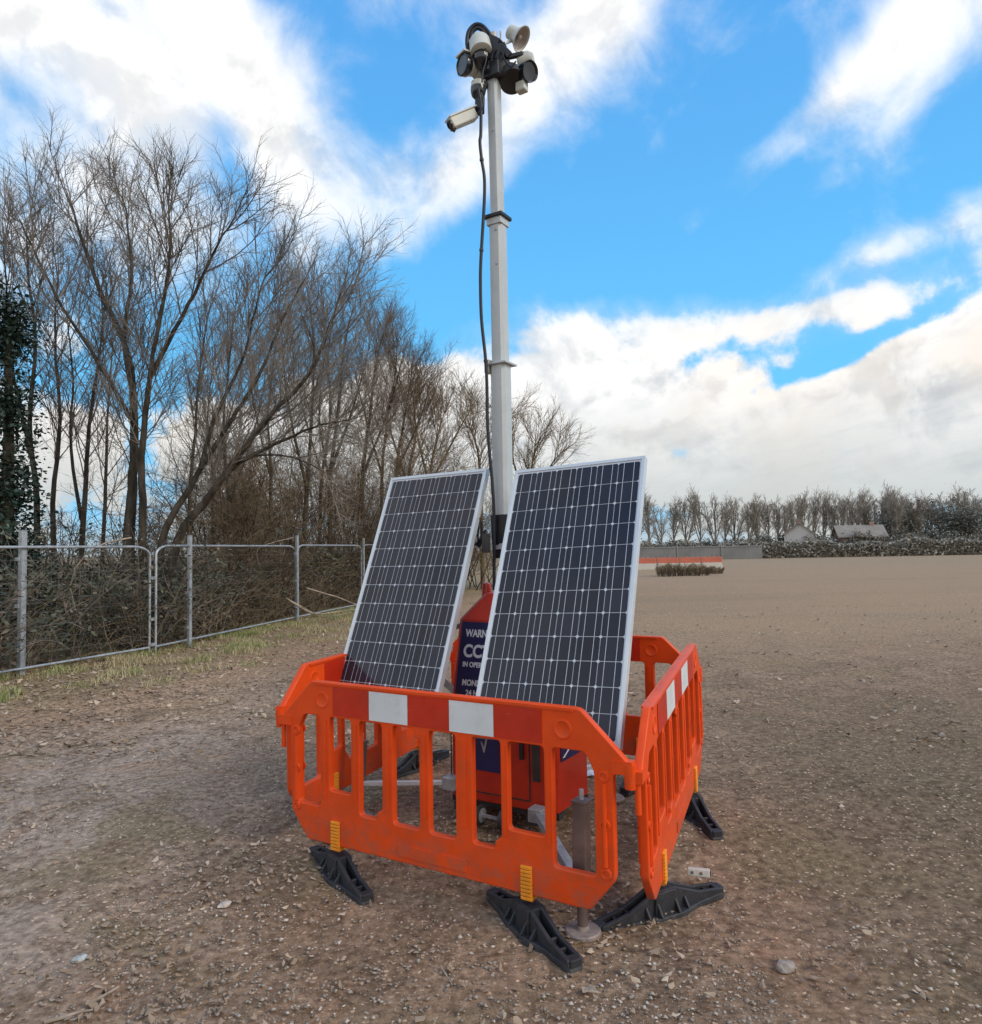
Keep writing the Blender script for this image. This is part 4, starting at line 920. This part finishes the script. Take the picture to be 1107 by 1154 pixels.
# ------------------------------------------------------------------ far side of the lot
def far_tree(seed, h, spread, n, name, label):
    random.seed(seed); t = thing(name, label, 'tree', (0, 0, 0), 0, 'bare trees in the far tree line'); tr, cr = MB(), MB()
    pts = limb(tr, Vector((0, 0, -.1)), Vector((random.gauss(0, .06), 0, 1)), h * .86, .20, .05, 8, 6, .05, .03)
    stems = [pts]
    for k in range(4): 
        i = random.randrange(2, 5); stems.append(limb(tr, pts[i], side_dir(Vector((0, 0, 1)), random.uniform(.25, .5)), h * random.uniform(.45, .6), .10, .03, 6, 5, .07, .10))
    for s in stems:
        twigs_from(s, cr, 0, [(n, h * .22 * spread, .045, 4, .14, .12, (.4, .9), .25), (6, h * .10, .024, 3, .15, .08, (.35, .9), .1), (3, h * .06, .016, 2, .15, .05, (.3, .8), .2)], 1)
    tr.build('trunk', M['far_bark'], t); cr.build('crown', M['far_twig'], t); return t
FTL = 'bare grey brown tree in the far tree line across the lot'
protos = [far_tree(s, h, sp, n, 'distant_tree', FTL) for s, h, sp, n in ((11, 9.0, .8, 10), (12, 9.4, 1.0, 12), (13, 8.4, 1.15, 12), (14, 9.0, .95, 14))]
random.seed(21)
used = [False] * 4
def put_far(px, Y, sc, idx):
    if used[idx]: o = copy_tree(protos[idx])
    else: o = protos[idx]; used[idx] = True
    p = gxy(px, Y); o.location = (p.x, p.y, 0); o.rotation_euler.z = random.uniform(0, 6.28); o.scale = (sc * random.uniform(.9, 1.1),) * 2 + (sc,)
x = 722
k = 0
while x < 1340:
    Y = random.uniform(92, 104) if x < 840 else random.uniform(90, 112)
    put_far(x, Y, random.uniform(.84, 1.0) * Y / 100, k % 2 if x < 838 else random.randrange(4))
    x += random.uniform(11, 17) if x < 838 else random.uniform(7, 12); k += 1
for x in range(560, 722, 16): put_far(x, random.uniform(100, 110), random.uniform(.8, .95), random.randrange(4))
# dark evergreen shrubs and hedge below the far trees
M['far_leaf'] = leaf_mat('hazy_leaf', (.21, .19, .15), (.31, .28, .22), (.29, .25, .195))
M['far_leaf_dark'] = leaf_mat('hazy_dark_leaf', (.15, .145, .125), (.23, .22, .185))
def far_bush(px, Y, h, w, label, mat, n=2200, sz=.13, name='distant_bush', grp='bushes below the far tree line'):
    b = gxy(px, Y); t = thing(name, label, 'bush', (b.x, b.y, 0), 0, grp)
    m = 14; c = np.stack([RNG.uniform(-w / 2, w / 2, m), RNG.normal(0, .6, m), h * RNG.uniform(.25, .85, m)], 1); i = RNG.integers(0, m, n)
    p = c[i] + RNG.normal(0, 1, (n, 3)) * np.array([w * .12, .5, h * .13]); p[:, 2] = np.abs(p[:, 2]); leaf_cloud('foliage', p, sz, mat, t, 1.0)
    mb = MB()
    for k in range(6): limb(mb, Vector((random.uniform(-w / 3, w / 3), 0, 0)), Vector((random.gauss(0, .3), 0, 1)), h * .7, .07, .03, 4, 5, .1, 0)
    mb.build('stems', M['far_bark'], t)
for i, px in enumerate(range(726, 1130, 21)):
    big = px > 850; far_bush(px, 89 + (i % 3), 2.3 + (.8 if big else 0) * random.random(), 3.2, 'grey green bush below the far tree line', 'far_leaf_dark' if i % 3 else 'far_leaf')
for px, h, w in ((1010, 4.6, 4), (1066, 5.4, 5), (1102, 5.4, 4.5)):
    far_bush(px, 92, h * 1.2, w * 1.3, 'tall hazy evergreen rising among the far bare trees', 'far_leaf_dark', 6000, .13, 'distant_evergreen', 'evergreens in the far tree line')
# far hoarding fence
M['hoard'] = pbr('grey_hoarding', (.17, .168, .16), .6, var=.15, scale=.5)
M['hoard2'] = pbr('grey_hoarding_post', (.24, .24, .235), .6, var=.1, scale=2)
def hoarding(px0, px1, Y, h, label):
    a, b = gxy(px0, Y), gxy(px1, Y); a.z = b.z = 0; d = b - a; t = thing('hoarding', label, 'fence', a, math.atan2(d.y, d.x), 'grey hoarding across the far side of the lot')
    mb = MB(); n = int(d.length / .25)
    for i in range(n): mb.box(((i + .5) * d.length / n, .012 * (i % 2), h / 2), (d.length / n, .03, h))
    mb.build('sheet', M['hoard'], t); mb = MB(); mb.box((0, -.06, h / 2 + .1), (.10, .08, h + .2)); mb.build('post', M['hoard2'], t)
    mb = MB(); mb.box((d.length / 2, -.045, h - .08), (d.length, .05, .07)); mb.build('rail', M['hoard2'], t)
xs = [700, 766, 816, 862, 908, 954, 1000, 1046, 1092, 1140]
for i in range(len(xs) - 1): i < 3 and hoarding(xs[i], xs[i + 1], 84, 1.6, 'grey hoarding panel in the line across the far side of the lot')
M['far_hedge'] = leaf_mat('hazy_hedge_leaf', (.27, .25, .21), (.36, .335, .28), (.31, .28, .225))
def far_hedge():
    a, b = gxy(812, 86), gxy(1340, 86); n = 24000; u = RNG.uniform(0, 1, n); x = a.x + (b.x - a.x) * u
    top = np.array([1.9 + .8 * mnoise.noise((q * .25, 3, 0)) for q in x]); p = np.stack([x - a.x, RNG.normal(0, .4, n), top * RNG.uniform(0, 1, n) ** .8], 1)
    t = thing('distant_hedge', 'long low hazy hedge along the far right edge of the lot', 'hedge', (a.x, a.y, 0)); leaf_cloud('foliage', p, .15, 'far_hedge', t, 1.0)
    mb = MB()
    for k in range(60): limb(mb, Vector((random.uniform(0, b.x - a.x), 0, 0)), Vector((random.gauss(0, .2), 0, 1)), random.uniform(1.5, 2.8), .05, .015, 4, 4, .1, 0)
    mb.build('stems', M['far_bark'], t)
far_hedge()
# red and white water filled barriers
M['far_red'] = pbr('hazy_red_plastic', (.50, .13, .075), .5, var=.12, scale=1); M['far_white'] = pbr('hazy_white_plastic', (.50, .46, .39), .55, var=.1, scale=1)  # distance haze painted in: red and white muted in the base colour
for i in range(4):
    a, b = gxy(717 + i * 25, 52), gxy(741 + i * 25, 52); d = b - a
    t = thing('water_barrier', 'red over white road barrier in the short row across the lot', 'barrier', (a.x, a.y, 0), math.atan2(d.y, d.x), 'red and white barriers across the lot')
    mb = MB(); Ln = d.length; mb.box((Ln / 2, 0, .24), (Ln, .5, .46), taper=.92); mb.build('base', M['far_white'], t, bevel=.03)
    mb = MB(); mb.box((Ln / 2, 0, .66), (Ln, .16, .38))
    for k in range(4): mb.box((Ln * (k + .5) / 4, 0, .88), (.12, .14, .08))
    mb.build('top', M['far_red'], t, bevel=.02)
# scrub mound
random.seed(5)
thicket(770, 40, .62, 2.8, 'low brown scrub mound in front of the red and white barriers', 'twig_tan', 90, 1.0, 'scrub_mound', .9)
thicket(800, 42, .40, 1.6, 'smaller brown scrub patch right of the scrub mound', 'twig_tan', 50, 1.0, 'scrub_mound', .9)
# houses
def house(px, Y, w, d, hw, hr, wall, roof, label, turn=-12):
    b = gxy(px, Y); t = thing('house', label, 'house', (b.x, b.y, 0), R(turn)); mb = MB(); mb.box((0, 0, hw / 2), (w, d, hw))
    mb.add([(-w / 2, -d / 2, hw), (-w / 2, d / 2, hw), (-w / 2, 0, hw + hr * .97)], [(0, 2, 1)]); mb.add([(w / 2, -d / 2, hw), (w / 2, d / 2, hw), (w / 2, 0, hw + hr * .97)], [(0, 1, 2)])
    mb.build('wall', wall, t); mb = MB(); o = .35
    for s in (-1, 1):
        y1 = s * (d / 2 + o); z1 = hw - o * hr / (d / 2); vs = [(-w / 2 - o, 0, hw + hr), (w / 2 + o, 0, hw + hr), (w / 2 + o, y1, z1), (-w / 2 - o, y1, z1)]
        mb.add(vs + [(x, y, z - .14) for x, y, z in vs], [(0, 1, 2, 3), (7, 6, 5, 4), (0, 4, 5, 1), (1, 5, 6, 2), (2, 6, 7, 3), (3, 7, 4, 0)])
    rf = mb.build('roof', roof, t); mb = MB(); mb.box((w * .3, 0, hw + hr + .05), (.4, .4, .7)); mb.build('chimney', M['far_brick'], rf)
    for zz in ([1.4, 4.0] if hw > 4 else [1.5]):
        for k in (-.3, 0, .3):
            mb = MB(); mb.box((w * k, -d / 2 - .03, zz), (1.1, .08, 1.15)); f = mb.build('window', M['far_white'], t)
            mb = MB(); mb.box((w * k, -d / 2 - .08, zz), (.95, .05, 1.0)); mb.build('pane', M['far_pane'], f)
M['far_brick'] = pbr('hazy_brick', (.32, .19, .14), .8, var=.15, scale=1); M['far_wall'] = pbr('hazy_white_render', (.60, .56, .52), .8, var=.05, scale=.5)
M['far_roof'] = pbr('hazy_tile', (.25, .215, .18), .8, var=.15, scale=1); M['far_pane'] = pbr('hazy_pane', (.12, .13, .15), .2, var=.1, scale=1)
house(905, 90, 3.4, 3.4, 3.0, 1.3, M['far_wall'], M['far_roof'], 'small white rendered house with tiled roof below the far trees', 66)
house(972, 91, 5.0, 3.4, 2.7, 1.2, M['far_brick'], M['far_roof'], 'hazy brown brick house right of the white one below the far trees')

# ------------------------------------------------------------------ sky and light
SUN_EL, SUN_AZ = 38.0, 118.0        # azimuth: clockwise from +Y
def world():
    w = bpy.data.worlds.new('World'); SC.world = w; w.use_nodes = True; nt = w.node_tree; nt.nodes.clear()
    out = nt.nodes.new('ShaderNodeOutputWorld'); bg = nt.nodes.new('ShaderNodeBackground'); nt.links.new(bg.outputs[0], out.inputs[0])
    STR = .1; bg.inputs['Strength'].default_value = STR
    sky = nt.nodes.new('ShaderNodeTexSky'); sky.sky_type = 'NISHITA'; sky.sun_disc = False; sky.sun_elevation = R(SUN_EL); sky.sun_rotation = R(SUN_AZ)
    tc = nt.nodes.new('ShaderNodeTexCoord'); nrm = nt.nodes.new('ShaderNodeVectorMath'); nrm.operation = 'NORMALIZE'; nt.links.new(tc.outputs['Generated'], nrm.inputs[0])
    sp = nt.nodes.new('ShaderNodeSeparateXYZ'); nt.links.new(nrm.outputs[0], sp.inputs[0]); X, Y, Z = [E(nt, sp.outputs[i]) for i in range(3)]
    az = X.f('ARCTAN2', Y) * (180 / PI); el = Z.f('ARCSINE') * (180 / PI)      # compass bearing and height in degrees
    Zc = Z.f('MAXIMUM', 0.0) + .13
    cv = nt.nodes.new('ShaderNodeCombineXYZ'); nt.links.new((X / Zc * 1.5).s, cv.inputs[0]); nt.links.new((Y / Zc * .75).s, cv.inputs[1])
    n1 = noise(nt, cv.outputs[0], 1.3, 9, .55, .6); n2 = noise(nt, cv.outputs[0], 3.6, 8, .6, .2)
    nb = noise(nt, nrm.outputs[0], 8.5, 12, .58, .3)
    up = nt.nodes.new('ShaderNodeVectorMath'); up.operation = 'ADD'; up.inputs[1].default_value = (.012, -.004, .030); nt.links.new(nrm.outputs[0], up.inputs[0])
    nb2 = noise(nt, up.outputs[0], 8.5, 6, .55, .3)
    def deg(x, y):
        d = ray(x, y); return math.degrees(math.atan2(d.x, d.y)), math.degrees(math.asin(d.z / d.length))
    B = [  # cloud banks and blue gaps seen from the site: bearing/height taken from the picture, radii in 1/14.4 degree
        (60, 40, 200, 110, -25, .50), (170, 130, 150, 70, -45, .40), (30, 95, 40, 26, 10, -.35), (300, 140, 130, 36, -62, .55), (415, 215, 85, 40, -8, .60), (610, 85, 170, 42, 44, .70), (520, 190, 50, 36, 30, .45),
        (700, 20, 90, 40, 30, .4), (930, 118, 230, 27, 31, .90), (1075, 30, 100, 34, 31, .6), (860, 110, 60, 40, 0, -.25), (250, 30, 140, 50, -30, .35), (1015, 272, 120, 24, 20, .62), (900, 352, 120, 20, 3, .60), (1095, 345, 60, 34, 24, .5), (600, 360, 70, 34, 10, .3),
        (640, 405, 140, 55, 14, .60), (1020, 450, 200, 52, 10, .85), (780, 460, 260, 52, 0, .65), (850, 545, 480, 45, 0, .75), (200, 520, 300, 85, 5, .55), (470, 440, 130, 50, 20, .5), (120, 250, 100, 60, 0, .25),
        (262, 175, 20, 70, 20, -.6), (450, 95, 75, 60, 20, -.55), (720, 250, 200, 80, 14, -.85), (840, 60, 50, 110, -30, -.30), (1060, 190, 110, 36, 24, -.55), (300, 380, 190, 55, 5, -.6), (470, 330, 90, 55, 0, -.5), (700, 320, 60, 30, 0, -.2), (960, 318, 90, 12, 10, -.45), (965, 392, 150, 13, 20, -.75), (800, 400, 50, 16, 20, -.4), (1085, 215, 90, 26, 20, -.4), (780, 300, 120, 24, 5, -.4), (560, 300, 70, 60, 0, -.3), (150, 20, 60, 30, 0, -.15)]
    bias = None
    for x, y, ra, rb, ang, wt in B:
        a0, e0 = deg(x, y); ra, rb = ra / 14.4, rb / 14.4; c, s = math.cos(R(ang)), math.sin(R(ang)); du, dv = az - a0, el - e0
        p = (du * (c / ra) + dv * (s / ra)); q = (dv * (c / rb) - du * (s / rb)); g = ((p * p + q * q) * -1).f('EXPONENT') * wt
        bias = g if bias is None else bias + g
    away = Y.ramp(.40, -.1) * (Z.ramp(.88, .66) * .85 - .28)            # unseen cloud bank behind the camera, added to grade the solar panels' reflections
    hi = Z.ramp(.20, .40)
    dens = bias + away + (nb - .5) * (hi * -.5 + 2.5) + (n1 - .5) * (hi * .7 + .8) - .05
    cov = dens.ramp(.0, .36) * (hi * -1 + 1) + dens.ramp(-.42, .85) * hi
    blue = mixc(nt, Z.ramp(.05, .75), (.30, .72, 1.04), (.18, .44, .86))
    base = mixc(nt, .80, sky.outputs[0], mixc(nt, 1.0, blue, (10, 10, 10), 'MULTIPLY'))
    deep = mixc(nt, 1.0, base, (.62, 1.01, 1.18), 'MULTIPLY')
    thick = ((nb2 - nb).ramp(-.02, .14) * .55 + dens.ramp(.5, 1.1) * .22 + n2.ramp(.42, .68) * .25) * (Z.ramp(.62, .10) * .3 + .7)
    ccol = mixc(nt, thick, (11.4, 11.3, 11.1), (5.9, 6.2, 6.6))
    warm = noise(nt, nrm.outputs[0], 4.2, 4); ccol = mixc(nt, warm.ramp(.45, .66) * Z.ramp(.45, .15) * .6, ccol, (9.9, 8.7, 7.4))
    low = Z.ramp(.23, .04); ccol = mixc(nt, low * .85, ccol, (5.7, 6.15, 6.2))
    col = mixc(nt, cov, deep, ccol); col = mixc(nt, Z.ramp(.075, .0) * .8, col, (5.9, 6.2, 6.1))
    nt.links.new(col, bg.inputs['Color'])
world()
sun = bpy.data.lights.new('sun', 'SUN'); sun.energy = 2.0; sun.angle = R(34); sun.color = (1, .93, .82)
so = bpy.data.objects.new('sun', sun); COL.objects.link(so)
sd = Vector((math.sin(R(SUN_AZ)) * math.cos(R(SUN_EL)), math.cos(R(SUN_AZ)) * math.cos(R(SUN_EL)), math.sin(R(SUN_EL))))
so.rotation_euler = sd.to_track_quat('Z', 'Y').to_euler()

# ------------------------------------------------------------------ camera
cam = bpy.data.cameras.new('camera'); co = bpy.data.objects.new('camera', cam); COL.objects.link(co); SC.camera = co
cam.sensor_fit = 'HORIZONTAL'; cam.sensor_width = 36; cam.lens = 36 * F / 1107; cam.clip_start = .05; cam.clip_end = 4000
Xc, Yc, Zc = CM.col[0], CM.col[2], -CM.col[1]
co.matrix_world = Matrix.Translation((0, 0, CAMH)) @ Matrix((Xc, Yc, Zc)).transposed().to_4x4()
SC.view_settings.view_transform = 'Standard'; SC.view_settings.look = 'None'; SC.view_settings.exposure = 0; SC.view_settings.gamma = 1
SC.cycles.use_denoising = True; SC.cycles.max_bounces = 6
